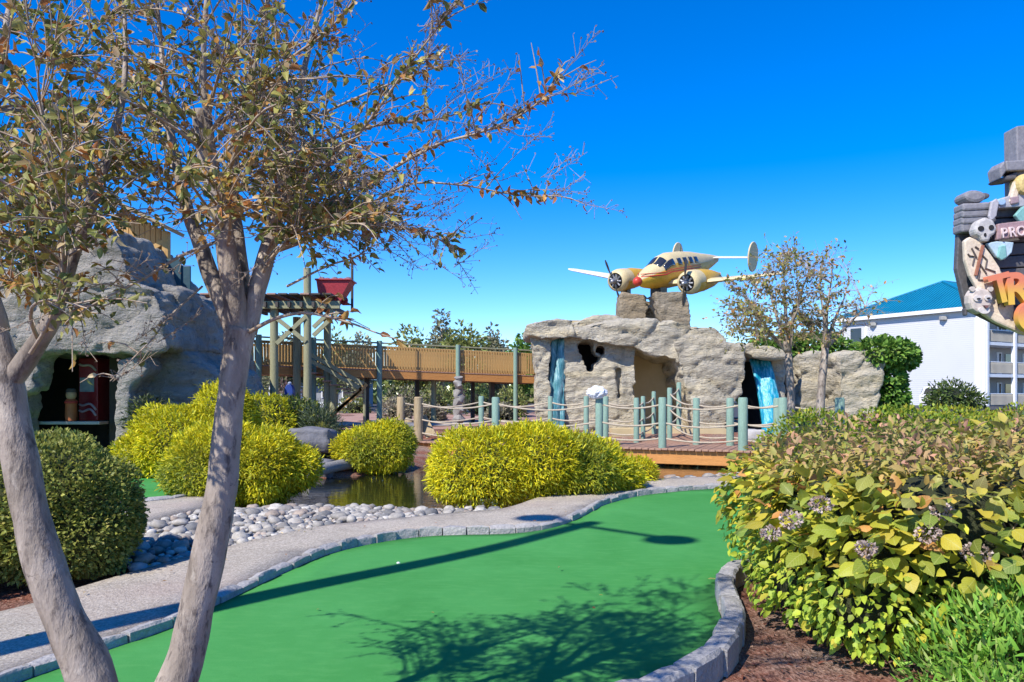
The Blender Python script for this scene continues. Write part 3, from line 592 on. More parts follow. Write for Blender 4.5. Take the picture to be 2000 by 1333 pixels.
# ------------------------------------------------------------------ elevated walkway, mine platform, cart
def walkway():
    root = empty('walkway', at(760, 800, 27.5), 'raised ochre timber walkway with balustrade crossing to the rock cave', 'walkway')
    A = Vector((at(440, 0, 25.6).x, 25.6, 2.58)); Bp = Vector((at(1062, 0, 29.6).x, 29.6, 2.27)); e = (Bp - A); L = e.length; e.normalize(); n = Vector((-e.y, e.x, 0)).normalized()
    if n.y < 0: n = -n
    W = 1.9
    for side, off in ((0, 0), (1, W)):
        o_ = n * off
        b = B(); b.bar(A + o_ + Vector((0, 0, -.14)), Bp + o_ + Vector((0, 0, -.14)), .07, .28); b.build('beam', M_ORANGE, root, bevel=.012)
        for hz, w_, h_ in ((.98, .13, .05), (.82, .05, .09), (.12, .05, .09)):
            b = B(); b.bar(A + o_ + Vector((0, 0, hz)), Bp + o_ + Vector((0, 0, hz)), w_, h_); b.build('rail', M_GREENGREY if hz > .9 else M_OCHRE, root, bevel=.008)
        nb = 115 if side == 0 else 105; me = None
        for k in range(nb):
            q = A.lerp(Bp, (k + .5) / nb) + o_ + Vector((0, 0, .47))
            if me is None:
                b = B(); b.box((0, 0, 0), (.062, .035, .8)); p = b.build('baluster', M_OCHRE, root, local=False); me = p.data
            else: p = bpy.data.objects.new('baluster', me); link(p, root)
            p.location = q - n * .04 - root.location; p.rotation_euler = (0, random.uniform(-.012, .012), math.atan2(e.y, e.x))
    nd = 78; me = None
    for k in range(nd):
        q = A.lerp(Bp, (k + .5) / nd) + n * W / 2 + Vector((0, 0, .015))
        if me is None: b = B(); b.box((0, 0, 0), (L / nd - .012, W + .1, .04)); p = b.build('plank', M_DECK, root, local=False); me = p.data
        else: p = bpy.data.objects.new('plank', me); link(p, root)
        p.location = q - root.location; p.rotation_euler = (0, -math.asin(e.z), math.atan2(e.y, e.x))
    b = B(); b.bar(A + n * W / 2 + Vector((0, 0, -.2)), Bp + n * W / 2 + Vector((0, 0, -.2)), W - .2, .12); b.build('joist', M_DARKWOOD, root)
    for (px, front, r) in ((740, 1, .095), (893, 1, .085), (1005, 1, .085), (612, 1, .09), (722, .6, .09), (733, 1.9, .09), (838, 1.9, .09), (856, .7, .09), (874, 1.9, .08), (953, 1.9, .09), (974, .7, .09), (990, 1.9, .08), (505, 1.0, .1)):
        t = ((px - 1000) / F); 
        # point on the front line with that bearing
        s_ = (t * A.y - A.x) / (e.x - t * e.y); q = A + e * s_
        if front != 1: q = q + n * front; 
        else: q = q - n * .1
        zt = A.z + (q - A).dot(e) * e.z + (1.05 if front == 1 else -.2); z0 = gz(q.x, q.y) - .1
        b = B(); b.tube([(q.x, q.y, z0), (q.x, q.y, (z0 + zt) / 2), (q.x, q.y, zt)], r, 10); b.build('post', M_TEAL if front == 1 else M_DARKWOOD if px in (722, 838, 953, 974) else M_GREENGREY, root, 40)
    # stair flight behind with its handrails
    st = empty('stair', at(660, 800, 26.2), 'timber stair with doubled handrails below the walkway', 'stairs')
    D = 25.9
    for a, b_ in (((598, 688), (712, 752)), ((598, 700), (706, 760)), ((716, 750), (648, 812)), ((708, 762), (640, 818))):
        b = B(); b.bar(at(*a, D), at(*b_, D), .06, .13); b.build('handrail', M_OCHRE if b_[1] > 800 else M_GREENGREY, st, bevel=.008)
    for k in range(8):
        q = at(604 + k * 13.5, 722 + k * 7.6, D + .5); b = B(); b.box(q, (.3, 1.0, .045)); b.build('tread', M_DECK, st)
    b = B(); b.tube([(at(651, 0, D + .2).x, D + .2, .3), (at(651, 0, D + .2).x, D + .2, at(0, 722, D).z)], .12, 10); b.build('post', M_GREENGREY, st, 40)
    b = B(); b.tube([(at(712, 0, D + .2).x, D + .2, .3), (at(712, 0, D + .2).x, D + .2, at(0, 756, D).z)], .05, 8); b.build('post', M_GREENGREY, st, 40)
walkway()

def platform():
    D = 24.0
    root = empty('timber_platform', at(560, 800, D), 'tall timber platform on thick posts carrying the red mine cart', 'platform')
    for px, yt, w in ((535, 596, .13), (600, 524, .125)):
        x = at(px, 0, D).x
        b = B(); b.tube([(x, D, gz(x, D) - .1), (x + .01, D, 2.4), (x, D, at(0, yt, D).z)], [w * 1.06, w, w * .97], 12); b.build('post', M_GREENGREY, root, 40)
        b = B(); b.tube([(x + .1, D + 2.2, gz(x, D) - .1), (x + .1, D + 2.2, at(0, 606, D).z)], w, 10); b.build('post', M_GREENGREY, root, 40)
    for yy, dz in ((596, 0), (596, 2.3)):
        b = B(); b.bar(at(362, yy, D + dz - .16) , at(664, yy, D + dz - .16), .1, .24); b.build('beam', M_GREENGREY, root, bevel=.012)
    for k in range(15):
        q = at(372 + k * 20.5, 585.5, D + 1.0); b = B(); b.box(q, (.27, 2.9, .05)); b.build('plank', M_DARKWOOD if k % 3 else M_DECK, root, bevel=.006)
    for k in range(13):
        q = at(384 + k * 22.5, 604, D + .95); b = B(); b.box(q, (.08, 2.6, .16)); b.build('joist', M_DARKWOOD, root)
    for a, c in (((612, 656), (660, 610)), ((540, 622), (598, 668)), ((596, 620), (540, 672)), ((612, 640), (650, 604))):
        b = B(); b.bar(at(*a, D - .12), at(*c, D - .12), .07, .13); b.build('brace', M_GREENGREY, root, bevel=.008)
    b = B(); x = at(667, 0, D).x; b.tube([(x, D + 1.6, at(0, 600, D).z), (x, D + 1.6, at(0, 490, D).z)], .045, 8); b.build('rail_post', M_DARKWOOD, root)
    mc = mat('cart_red', (.38, .035, .045), (.26, .02, .03), 4, .55, fine=20)
    c = empty('mine_cart', at(645, 586, D + .9), 'red mine cart with flared front end on the timber platform', 'mine cart')
    z0 = at(0, 574, D).z; zt = at(0, 543, D).z; x0 = at(613, 0, D).x; x1 = at(680, 0, D).x; xb = at(662, 0, D).x
    vs = []
    for y_ in (D + .35, D + 1.15):
        for (x, z) in ((x0 + .04, z0), (xb, z0), (x1, zt), (x0 - .02, zt)): vs.append((x, y_ + (.06 if z == z0 else 0) * (1 if y_ < D + .6 else -1), z))
    b = B(); b.add(vs, [(0, 1, 2, 3), (7, 6, 5, 4), (0, 4, 5, 1), (1, 5, 6, 2), (0, 3, 7, 4)]); o = b.build('tub', mc, c); s_ = o.modifiers.new('s', 'SOLIDIFY'); s_.thickness = .04
    b = B()
    for y_ in (D + .32, D + 1.18): b.bar((x0 - .05, y_, zt), (x1 + .03, y_, zt), .05, .05)
    b.bar((x0 - .03, D + .3, zt), (x0 - .03, D + 1.2, zt), .05, .05); b.bar((x1, D + .3, zt), (x1, D + 1.2, zt), .05, .05); b.build('rim', mc, c, bevel=.01)
    b = B(); b.box(((x0 + xb) / 2, D + .75, z0 - .04), (xb - x0, .5, .08)); b.build('chassis', M_DARKWOOD, c)
    RX = Matrix.Rotation(R(90), 3, 'X')
    for x in (x0 + .18, xb - .1):
        for y_ in (D + .36, D + 1.12):
            b = B(); b.lathe((x, y_, z0 - .08), [(.05, -.03), (.13, -.03), (.15, 0), (.12, .03), (.04, .03)], 16, RX); b.build('wheel', mc, c, 35)
    # ore lumps in the tub
    for k in range(7):
        me = bpy.data.meshes.get('ore') or None
        b = B(); b.ell((x0 + .12 + k * .14, D + .5 + (k % 3) * .16, zt + .01 + random.uniform(-.03, .05)), (.12, .1, .1), 7); b.build('ore_lump', M_BOULDER, c)
platform()

# ------------------------------------------------------------------ rope bridge over the pond
def bridge():
    root = empty('rope_bridge', (1.5, 20, .3), 'low orange timber bridge with green posts and rope rails over the pond', 'bridge')
    A = Vector((-2.9, 21.63, .28)); E = Vector((8.2, 16.72, .28)); e = (E - A).normalized(); n = Vector((-e.y, e.x, 0)); W = 2.0; L = (E - A).length
    def on_front(px): t = (px - 1000) / F; s_ = (t * A.y - A.x) / (e.x - t * e.y); return A + e * s_
    for o_ in (0, W):
        q = n * o_
        b = B(); b.bar(A + q + Vector((0, 0, -.215)), E + q + Vector((0, 0, -.215)), .09, .33); b.build('beam', M_ORANGE, root, bevel=.015)
    nd = 76; me = None; w = L / nd
    for k in range(nd):
        if me is None: b = B(); b.box((0, 0, 0), (w - .014, W + .3, .045)); p = b.build('plank', M_DECK, root, bevel=.006, local=False); me = p.data
        else: p = bpy.data.objects.new('plank', me); link(p, root); m = p.modifiers.new('bevel', 'BEVEL'); m.width = .006
        p.location = A + e * (k + .5) * w + n * W / 2 + Vector((0, 0, -.02 + random.uniform(-.004, .004))) - root.location; p.rotation_euler = (0, random.uniform(-.004, .004), math.atan2(e.y, e.x) + random.uniform(-.003, .003))
    b = B()
    for k in range(6):
        q = A + e * (L * (k + .5) / 6); 
        for o_ in (.25, W - .25): b.tube([q + n * o_ + Vector((0, 0, -1.0)), q + n * o_ + Vector((0, 0, -.05))], .11, 8)
    b.build('pile', M_DARKWOOD, root, 40)
    # landing towards the cave door
    G0 = on_front(1292) + n * W; dv = Vector((4.75, 24.2, .5)) - G0; dl = dv.length; dv.normalize(); dn = Vector((-dv.y, dv.x, 0))
    me = None; k2 = int(dl / .15)
    for k in range(k2):
        q = G0 + dv * (k + .5) * .15 + Vector((0, 0, -.02))
        if me is None: b = B(); b.box((0, 0, 0), (.136, 1.9, .045)); p = b.build('plank', M_DECK, root, local=False); me = p.data
        else: p = bpy.data.objects.new('plank', me); link(p, root)
        p.location = q - root.location; p.rotation_euler = (0, 0, math.atan2(dv.y, dv.x))
    def post(q, top, r, m=M_TEAL):
        b = B(); a = random.uniform(-.02, .02); r *= .82
        b.lathe((q.x, q.y, 0), [(r * 1.04, q.z - .35), (r, q.z + .3), (r * .98, top - .03), (r * .8, top)], 12); b.build('post', m, root, 35); return (Vector((q.x, q.y, 0)), top)
    def rope(a, b_, za, zb, sag, y=-.0):
        p = [Vector((*a.xy.lerp(b_.xy, t), za + (zb - za) * t - sag * 4 * t * (1 - t))) for t in np.linspace(0, 1, 11)]
        b = B(); b.tube(p, .024, 6); b.build('rope', M_ROPE, root, True)
    def run(ps):
        for (a, za), (b_, zb) in zip(ps, ps[1:]):
            d = (b_ - a).length; rope(a, b_, za - .17, zb - .17, .05 * d + .03); rope(a, b_, za - .62, zb - .62, .045 * d + .02); 
            m_ = (a + b_) / 2; za0 = za - 1.0; rope(a, b_, za0, zb - 1.0, .045 * d)
    ps = [post(on_front(813) + n * .12, 1.52, .16, M_TAN)]
    for px, r in ((965, .13), (1168, .12), (1292, .12), (1450, .14), (1528, .13), (1640, .13)): ps.append(post(on_front(px) + n * .1, 1.52, r))
    run(ps)
    bs = [post(on_front(790) + n * .6 + e * -.5, 1.52, .14, M_TAN)]
    for px, r, dd in ((940, .1, 2.0), (1075, .09, 2.0), (1145, .09, 1.9), (1183, .1, 2.05)): 
        q = on_front(px) + n * dd; t = (px - 1000) / F; q.x = t * q.y; bs.append(post(q, 1.54, r))
    q = at(1243, 0, 20.9); q.z = .28; bs.append(post(q, 1.5, .095)); 
    run(bs)
    # posts climbing to the door, both sides
    l = []
    for px, d, top in ((1243, 20.9, 1.5), (1256, 21.7, 1.54), (1277, 22.8, 1.68)): q = at(px, 0, d); q.z = .28; l.append(post(q, top, .08) if px != 1243 else (Vector((q.x, q.y, 0)), top))
    run(l)
    rr = []
    for px, d, top in ((1360, 20.0, 1.5), (1308, 21.8, 1.78), (1326, 23.0, 1.95)): q = at(px, 0, d); q.z = .28; rr.append(post(q, top, .11 if px == 1360 else .09))
    run(rr)
    br = []
    for px, d, top in ((1360, 20.0, 1.5), (1426, 19.6, 1.5), (1518, 19.2, 1.5)):
        q = at(px, 0, d); q.z = .28; br.append((Vector((q.x, q.y, 0)), top) if px == 1360 else post(q, top, .12))
    run(br)
    # warning board hung on the left bollards and crumpled bag
    b = B(); b.bar(at(823, 815, 21.9), at(842, 852, 21.6), .3, .03, (0, 1, 0)); o = b.build('board', M_TAN, None, bevel=.008); tag(o, 'yellow wooden board leaning by the tan bollards', 'board')
    me = bpy.data.meshes.new('bag'); bm = bmesh.new(); bmesh.ops.create_icosphere(bm, subdivisions=4, radius=1)
    for v in bm.verts: v.co = Vector((v.co.x * .26, v.co.y * .2, v.co.z * .17)) * (1 + .22 * noise.noise(v.co * 2.3) - .18 * abs(noise.noise(v.co * 5.1)))
    bm.to_mesh(me); bm.free(); me.materials.append(mat('white_plastic', (.75, .76, .80), (.6, .62, .68), 8, .45)); o = bpy.data.objects.new('bag', me); link(o); q = bs[3][0]; o.location = at(1166, 767, 19.42); tag(o, 'crumpled white bag bunched over a green bridge post', 'bag')
bridge()

# ------------------------------------------------------------------ aeroplane on the roof
def plane():
    K = .75; root = empty('aeroplane', at(1308, 536, 30), 'yellow and cream twin engine propeller plane on top of the rock cave', 'aeroplane')
    root.rotation_mode = 'XYZ'
    mY = mat('plane_yellow', (.66, .40, .03), (.55, .31, .03), 2, .45, fine=20); mC = mat('plane_cream', (.66, .54, .30), (.56, .45, .24), 2, .5, fine=20); mRed = mat('plane_red', (.55, .05, .03), (.45, .04, .02), 3, .4)
    mG = M_GLASS; mD = M_METAL; mW = mat('plane_white', (.74, .72, .66), (.66, .63, .56), 3, .5)
    mS = mat('engine_silver', (.42, .42, .43), (.2, .2, .2), 12, .35, metal=.7)
    def P(b, name, m, smooth=35, parent=None, bevel=0):
        o = b.build(name, m, parent or root, smooth, bevel, local=False); return o
    # local frame: x forward, y to the plane's left, z up
    secs = [(3.15, .10, .10, -.10), (2.95, .26, .24, -.10), (2.5, .44, .42, -.06), (2.0, .58, .56, 0), (1.5, .66, .66, .05), (1.0, .70, .84, .18), (.4, .72, .92, .22), (-1, .70, .90, .22), (-2.2, .62, .78, .24), (-3.4, .46, .56, .30), (-4.4, .30, .38, .36), (-5.3, .12, .18, .42)]
    n = 28; b = B(); vs = []
    for x, ry, rz, zc in secs:
        for j in range(n): a = 2 * math.pi * j / n; vs.append((x, ry * math.cos(a), zc + rz * math.sin(a)))
    for i in range(len(secs) - 1):
        for j in range(n):
            a = 2 * math.pi * (j + .5) / n; b.m.append(0 if math.sin(a) < (.42 if i < 7 else .25) else 1); b.f.append((i * n + j, i * n + (j + 1) % n, (i + 1) * n + (j + 1) % n, (i + 1) * n + j))
    b.v = vs; b.f.append(tuple(range(n))); b.m.append(0); b.f.append(tuple(range((len(secs) - 1) * n, len(secs) * n))); b.m.append(1); P(b, 'fuselage', [mY, mC], 50)
    b = B(); b.ell((3.12, 0, -.10), (.26, .23, .23), 14); P(b, 'nose_cone', mRed, True)
    for s in (-1, 1):      # red cheat lines
        for zz, r_ in ((.12, .035), (.24, .022)):
            pth = []
            for x, ry, rz, zc in secs[1:9]:
                k = max(-.95, min(.95, (zz + .1 * (x < 1.5) - zc) / rz)); pth.append((x, s * (ry * math.sqrt(1 - k * k) + .004), zz + .1 * (x < 1.5)))
            b = B(); b.tube(pth, r_, 6); P(b, 'stripe', mRed, True)
    # windscreen, side windows
    def skin(x, a):
        for (x0, r0, h0, c0), (x1, r1, h1, c1) in zip(secs, secs[1:]):
            if x1 <= x <= x0:
                t = (x0 - x) / (x0 - x1); r_ = r0 + (r1 - r0) * t; h_ = h0 + (h1 - h0) * t; c_ = c0 + (c1 - c0) * t; return Vector((x, (r_ + .012) * math.cos(a), c_ + (h_ + .012) * math.sin(a)))
    def pane(x0, x1, a0, a1, name, m=mG, k=4):
        b = B(); vs = [skin(x0 + (x1 - x0) * i / k, a0 + (a1 - a0) * j / k) for i in range(k + 1) for j in range(k + 1)]
        b.add(vs, [(i * (k + 1) + j, i * (k + 1) + j + 1, (i + 1) * (k + 1) + j + 1, (i + 1) * (k + 1) + j) for i in range(k) for j in range(k)]); o = P(b, name, m, True); s_ = o.modifiers.new('s', 'SOLIDIFY'); s_.thickness = .03; s_.offset = 0
    for s in (0, 1):
        f = (lambda a: a) if s == 0 else (lambda a: math.pi - a)
        pane(1.72, 1.12, f(R(50)), f(R(86)), 'windscreen'); pane(1.48, .62, f(R(22)), f(R(46)), 'windscreen')
        for k in range(4): pane(.3 - k * .62, -.08 - k * .62, f(R(18)), f(R(42)), 'cabin_window')
    # wings
    def wing(s):
        b = B(); st = [(.5, 2.0, 1.05, -.38, .34), (2.4, 1.75, 1.0, -.28, .28), (6.0, .82, .60, .16, .12), (6.3, .45, .42, .20, .07)]; vs = []
        pr = [(0, 0), (.06, .45), (.25, .62), (.6, .42), (1, 0), (.6, -.25), (.25, -.38), (.06, -.3)]
        for y, ch, x0, z, th in st:
            for u, w in pr: vs.append((x0 - u * ch, s * y, z + w * th))
        m = len(pr); 
        b.add(vs, [(i * m + j, i * m + (j + 1) % m, (i + 1) * m + (j + 1) % m, (i + 1) * m + j) for i in range(3) for j in range(m)] + [tuple(range(m)), tuple(range(3 * m, 4 * m))])
        return P(b, 'wing', mW if s < 0 else mC, 40)
    RY = Matrix.Rotation(R(90), 3, 'Y')
    for s in (-1, 1):
        wing(s); ey = s * 2.05; ez = -.22
        b = B(); prof = [(.42, 1.98), (.55, 1.90), (.60, 1.62), (.59, 1.15)]; 
        b.lathe((0, ey, ez), [(.40, 1.9)] + prof + [(.57, 1.0)], 24, RY)
        b.m = [1 if sum(b.v[i][2] for i in f) / len(f) > ez - .05 or min(b.v[i][0] for i in f) > 1.6 else 0 for f in b.f]
        o = P(b, 'engine_cowl', [mY, mC], 50)
        b = B(); b.lathe((0, ey, ez), [(.57, 1.16), (.56, .5), (.46, -.4), (.28, -1.2), (.05, -1.7)], 20, RY); P(b, 'nacelle', mY, 50)
        b = B(); b.lathe((0, ey, ez), [(.41, 1.90), (.41, 1.93)], 20, RY); P(b, 'engine_face', M_BLACK, 40)
        for k in range(9):
            a = k * 2 * math.pi / 9; b = B(); b.tube([(1.97, ey + .12 * math.cos(a), ez + .12 * math.sin(a)), (1.97, ey + .36 * math.cos(a), ez + .36 * math.sin(a))], .055, 8); P(b, 'engine_cylinder', mS, 40)
        pr = bpy.data.objects.new('propeller', None); pr.empty_display_size = .2; link(pr, root); pr.location = (2.2, ey, ez); pr.rotation_euler = (R(24) if s < 0 else R(-5), 0, 0)
        b = B(); b.lathe((0, 0, 0), [(.14, -.22), (.15, .02), (.10, .14), (.02, .2)], 14, RY); b.build('hub', mS, pr, 40, local=False)
        for q in (-1, 1):
            vs = []
            for t, w, tw in ((.1, .05, 60), (.35, .10, 45), (.7, .12, 30), (1.0, .10, 22), (1.18, .04, 18)):
                c_, s__ = math.cos(R(tw)), math.sin(R(tw)); wx, wy = w * s__, w * c_
                vs += [(wx, wy, q * t), (.018, 0, q * t), (-wx, -wy, q * t), (-.018, 0, q * t)]
            b = B(); b.add(vs, [(i * 4 + j, i * 4 + (j + 1) % 4, (i + 1) * 4 + (j + 1) % 4, (i + 1) * 4 + j) for i in range(4) for j in range(4)] + [(3, 2, 1, 0), (16, 17, 18, 19)]); b.build('blade', M_METAL, pr, 40, local=False)
    b = B(); b.prism([(-4.55, -2.3, .52), (-5.15, -2.3, .52), (-5.25, 2.3, .52), (-4.55, 2.3, .52), (-4.35, 0, .52)], (0, 0, .07)); P(b, 'tailplane', mW, 30, bevel=.02)
    for s in (-1, 1):
        pts = [(-4.95 + .62 * math.cos(a), s * 2.3 - .04, .58 + .82 * math.sin(a)) for a in np.linspace(0, 2 * math.pi, 20, endpoint=False)]
        b = B(); b.prism(pts, (0, .08, 0)); P(b, 'tail_fin', mC, 30, bevel=.02)
    b = B(); b.box((1.1, 0, -.8), (.7, .6, .7)); P(b, 'mount', M_METAL, bevel=.03); b = B(); b.box((1.0, -2.05, -1.0), (.4, .4, .9)); P(b, 'mount', M_METAL, bevel=.03)
    b = B(); b.tube([(-.9, .1, 1.1), (-1.0, .1, 1.5)], .015, 5); P(b, 'aerial', M_METAL)
    root.scale = (K, K, K); fx = Vector((-math.sin(R(42)), -math.cos(R(42)), -.20)).normalized(); lx = Vector((0, 0, 1)).cross(fx).normalized(); ux = fx.cross(lx)
    roll = Matrix.Rotation(R(-7), 3, fx); M = Matrix((fx, lx, ux)).transposed(); root.rotation_euler = (roll @ M).to_euler()
plane()

# ------------------------------------------------------------------ hotel with the blue roof
def hotel():
    C = Vector((41.3, 67, .45)); u = Vector((-7.1, 12, 0)).normalized(); v = Vector((12, 7.1, 0)).normalized(); H = 8.55; Wd = 14.2; Ln = 34
    root = empty('hotel', C, 'white three storey hotel with blue metal hip roof and balconies', 'building')
    Z = Vector((0, 0, 1))
    b = B(); b.prism([C + v * 1.6, C + u * Wd + v * 0, C + u * Wd + v * Ln, C + v * (Ln) + v * 0 + u * 0], Z * H)
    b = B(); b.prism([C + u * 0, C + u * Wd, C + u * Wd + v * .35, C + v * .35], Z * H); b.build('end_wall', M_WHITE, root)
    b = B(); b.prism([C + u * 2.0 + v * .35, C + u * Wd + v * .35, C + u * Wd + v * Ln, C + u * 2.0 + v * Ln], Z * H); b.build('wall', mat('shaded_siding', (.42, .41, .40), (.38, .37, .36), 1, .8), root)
    for k in range(2):
        b = B(); b.bar(C + u * (.1 + k * .55) - v * .03 , C + u * (.1 + k * .55) - v * .03 + Z * H, .28, .08, v); b.build('corner_board', M_TRIM, root)
    # siding courses on the end wall
    for k in range(0, 46):
        b = B(); b.bar(C + u * 1.0 - v * .012 + Z * (.18 + k * .185), C + u * Wd - v * .012 + Z * (.18 + k * .185), .03, .165); b.build('siding_board', M_WHITE, root)
    b = B(); b.bar(C + u * 12.6 - v * .04 + Z * 6.2, C + u * 12.6 - v * .04 + Z * 7.8, 1.2, .05, v); b.build('window', M_GLASS, root); b = B(); b.bar(C + u * 11.5 - v * .05 + Z * 6.1, C + u * 11.5 - v * .05 + Z * 7.9, .2, .08, v); b.build('window_trim', M_TRIM, root)
    b = B(); b.bar(C + u * 10.4 - v * .04 + Z * 7.55, C + u * 8.4 - v * .04 + Z * 7.45, .05, .35); 
    # eave, soffit, fascia
    o_ = .6; E0 = C - u * o_ - v * o_ + Z * H; E1 = C + u * (Wd + o_) - v * o_ + Z * H; E2 = C + u * (Wd + o_) + v * (Ln + o_) + Z * H; E3 = C - u * o_ + v * (Ln + o_) + Z * H
    b = B(); b.prism([E0, E1, E2, E3], Z * .34); b.build('fascia', M_TRIM, root)
    zr = .36; r0 = C + u * Wd / 2 + v * 5.8 + Z * (H + 3.7); r1 = C + u * Wd / 2 + v * (Ln - 5.8) + Z * (H + 3.7)
    q = [p - (C + u * Wd / 2 + v * Ln / 2) for p in (E0, E1, E2, E3)]
    e = [p + Z * zr for p in (E0, E1, E2, E3)]
    b = B(); b.add(e + [r0, r1], [(0, 1, 4), (0, 4, 5, 3), (1, 2, 5, 4), (2, 3, 5), (0, 3, 2, 1)]); b.build('roof', M_ROOF, root)
    # standing seams
    b = B()
    def seams(a, c_, d_, f_, nn):      # edge a-c_ (eave) up to line d_-f_
        for k in range(1, nn):
            t = k / nn; p = a.lerp(c_, t); 
            up = (d_ + f_) / 2
            yield p, t
    eu = (e[1] - e[0]); 
    for k in range(1, 48):
        t = k / 48; p = e[0].lerp(e[1], t); tt = 1 - abs(2 * t - 1); base = C + u * Wd / 2 - v * o_ + Z * (H + zr); top = p + (r0 - base) * tt; nrm = Z * .05
        b.bar(p + nrm, top + nrm, .06, .09)
    for k in range(1, 110):
        t = k / 110; p = e[0].lerp(e[3], t); s_ = t * (Ln + 2 * o_); tt = min(1, s_ / (5.8 + o_), (Ln + 2 * o_ - s_) / (5.8 + o_)); 
        top = p + ((C + u * Wd / 2) - (C - u * o_)) * tt + Z * (3.7 - zr) * tt; b.bar(p + Z * .05, top + Z * .05, .06, .09)
    so_ = b.build('standing_seam', M_ROOF, root); so_['kind'] = 'stuff'
    b = B(); b.bar(e[0] + Z * .06, r0 + Z * .08, .25, .12); b.bar(e[1] + Z * .06, r0 + Z * .08, .25, .12); b.bar(r0 + Z * .08, r1 + Z * .08, .25, .12); b.build('ridge_cap', M_ROOF, root)
    # balconies along the facade
    for fl in range(3):
        z = .1 + fl * 2.82
        for k in range(4):
            s0 = .6 + k * 4.6
            if fl > 0:
                b = B(); b.prism([C + v * s0 + Z * (z - .28), C + v * (s0 + 4.5) + Z * (z - .28), C + v * (s0 + 4.5) + u * 1.95 + Z * (z - .28), C + v * s0 + u * 1.95 + Z * (z - .28)], Z * .28); b.build('balcony_slab', M_TRIM, root)
            b = B(); b.bar(C + v * (s0 + .2) + u * .1 + Z * (z + 1.08), C + v * (s0 + 4.3) + u * .1 + Z * (z + 1.08), .08, .07); b.build('rail', M_TRIM, root)
            for j in range(22):
                q = C + v * (s0 + .3 + j * .187) + u * .1 + Z * (z + .08); b = B(); b.bar(q, q + Z * .97, .15, .03, v); b.build('slat', M_GREYRAIL, root)
            d0 = C + v * (s0 + .9) + u * 1.96 + Z * (z + .02); b = B(); b.bar(d0, d0 + Z * 2.1, .85, .06, u); b.build('door', M_TRIM, root)
            w0 = C + v * (s0 + 2.9) + u * 1.96 + Z * (z + .5); b = B(); b.bar(w0, w0 + Z * 1.5, 1.9, .06, u); b.build('window', M_GLASS, root)
            w0 = C + v * (s0 + .95) + u * 1.9 + Z * (z + .3); b = B(); b.bar(w0, w0 + Z * 1.7, .22, .05, u); b.build('door_glass', M_GLASS, root)
    for k in range(5):
        q = C + v * (.25 + k * 4.6) + u * .05; b = B(); b.bar(q, q + Z * H, .34, .34, v); b.build('column', M_TRIM, root)
    for s_ in (3.6, 10.6):
        q = C + u * s_ - v * .25 + Z * (H - .5); b = B(); b.box(q, (.5, .5, .35)); b.build('floodlight', M_GREYRAIL, root, bevel=.05)
    # parked car in front of it
    c = empty('parked_car', (34.5, 60, gz(34.5, 60) + .06), 'white estate car parked before the white hotel wall', 'car', rz=R(-40))
    mw = mat('car_white', (.78, .78, .80), None, 2, .25, bstr=0)
    b = B(); prof = [(-2.25, .35), (-2.3, .9), (-2.15, 1.05), (-1.95, 1.6), (-1.6, 1.72), (.35, 1.68), (.6, 1.6), (1.25, 1.08), (2.1, .95), (2.3, .75), (2.3, .35)]
    b.prism([(x, -.88, z) for x, z in prof], (0, 1.76, 0)); b.build('body', mw, c, bevel=.07, local=False)
    b = B(); gp = [(-1.95, 1.08), (-1.78, 1.52), (.35, 1.55), (.95, 1.1)]; b.prism([(x, -.895, z) for x, z in gp], (0, .03, 0)); b.build('window', M_GLASS, c, local=False)
    b = B(); b.prism([(x, .865, z) for x, z in gp], (0, .03, 0)); b.build('window', M_GLASS, c, local=False)
    b = B(); b.prism([(-2.13, -.72, 1.12), (-2.13, .72, 1.12), (-2.0, .66, 1.52), (-2.0, -.66, 1.52)], (-.04, 0, .01)); b.build('rear_window', M_GLASS, c, local=False)
    b = B(); b.prism([(.68, -.7, 1.54), (.68, .7, 1.54), (1.24, .75, 1.12), (1.24, -.75, 1.12)], (.03, 0, .03)); b.build('windscreen', M_GLASS, c, local=False)
    RX = Matrix.Rotation(R(90), 3, 'X')
    for x in (-1.4, 1.45):
        for y in (-.8, .8): b = B(); b.lathe((x, y, .33), [(.2, -.11), (.33, -.1), (.33, .1), (.2, .11)], 18, RX); w = b.build('wheel', M_RUBBER, c, 40, local=False); b = B(); b.lathe((x, y, .33), [(.02, -.125), (.19, -.115), (.19, .115), (.02, .125)], 14, RX); b.build('rim', M_TRIM, w, 40, local=False)
hotel()

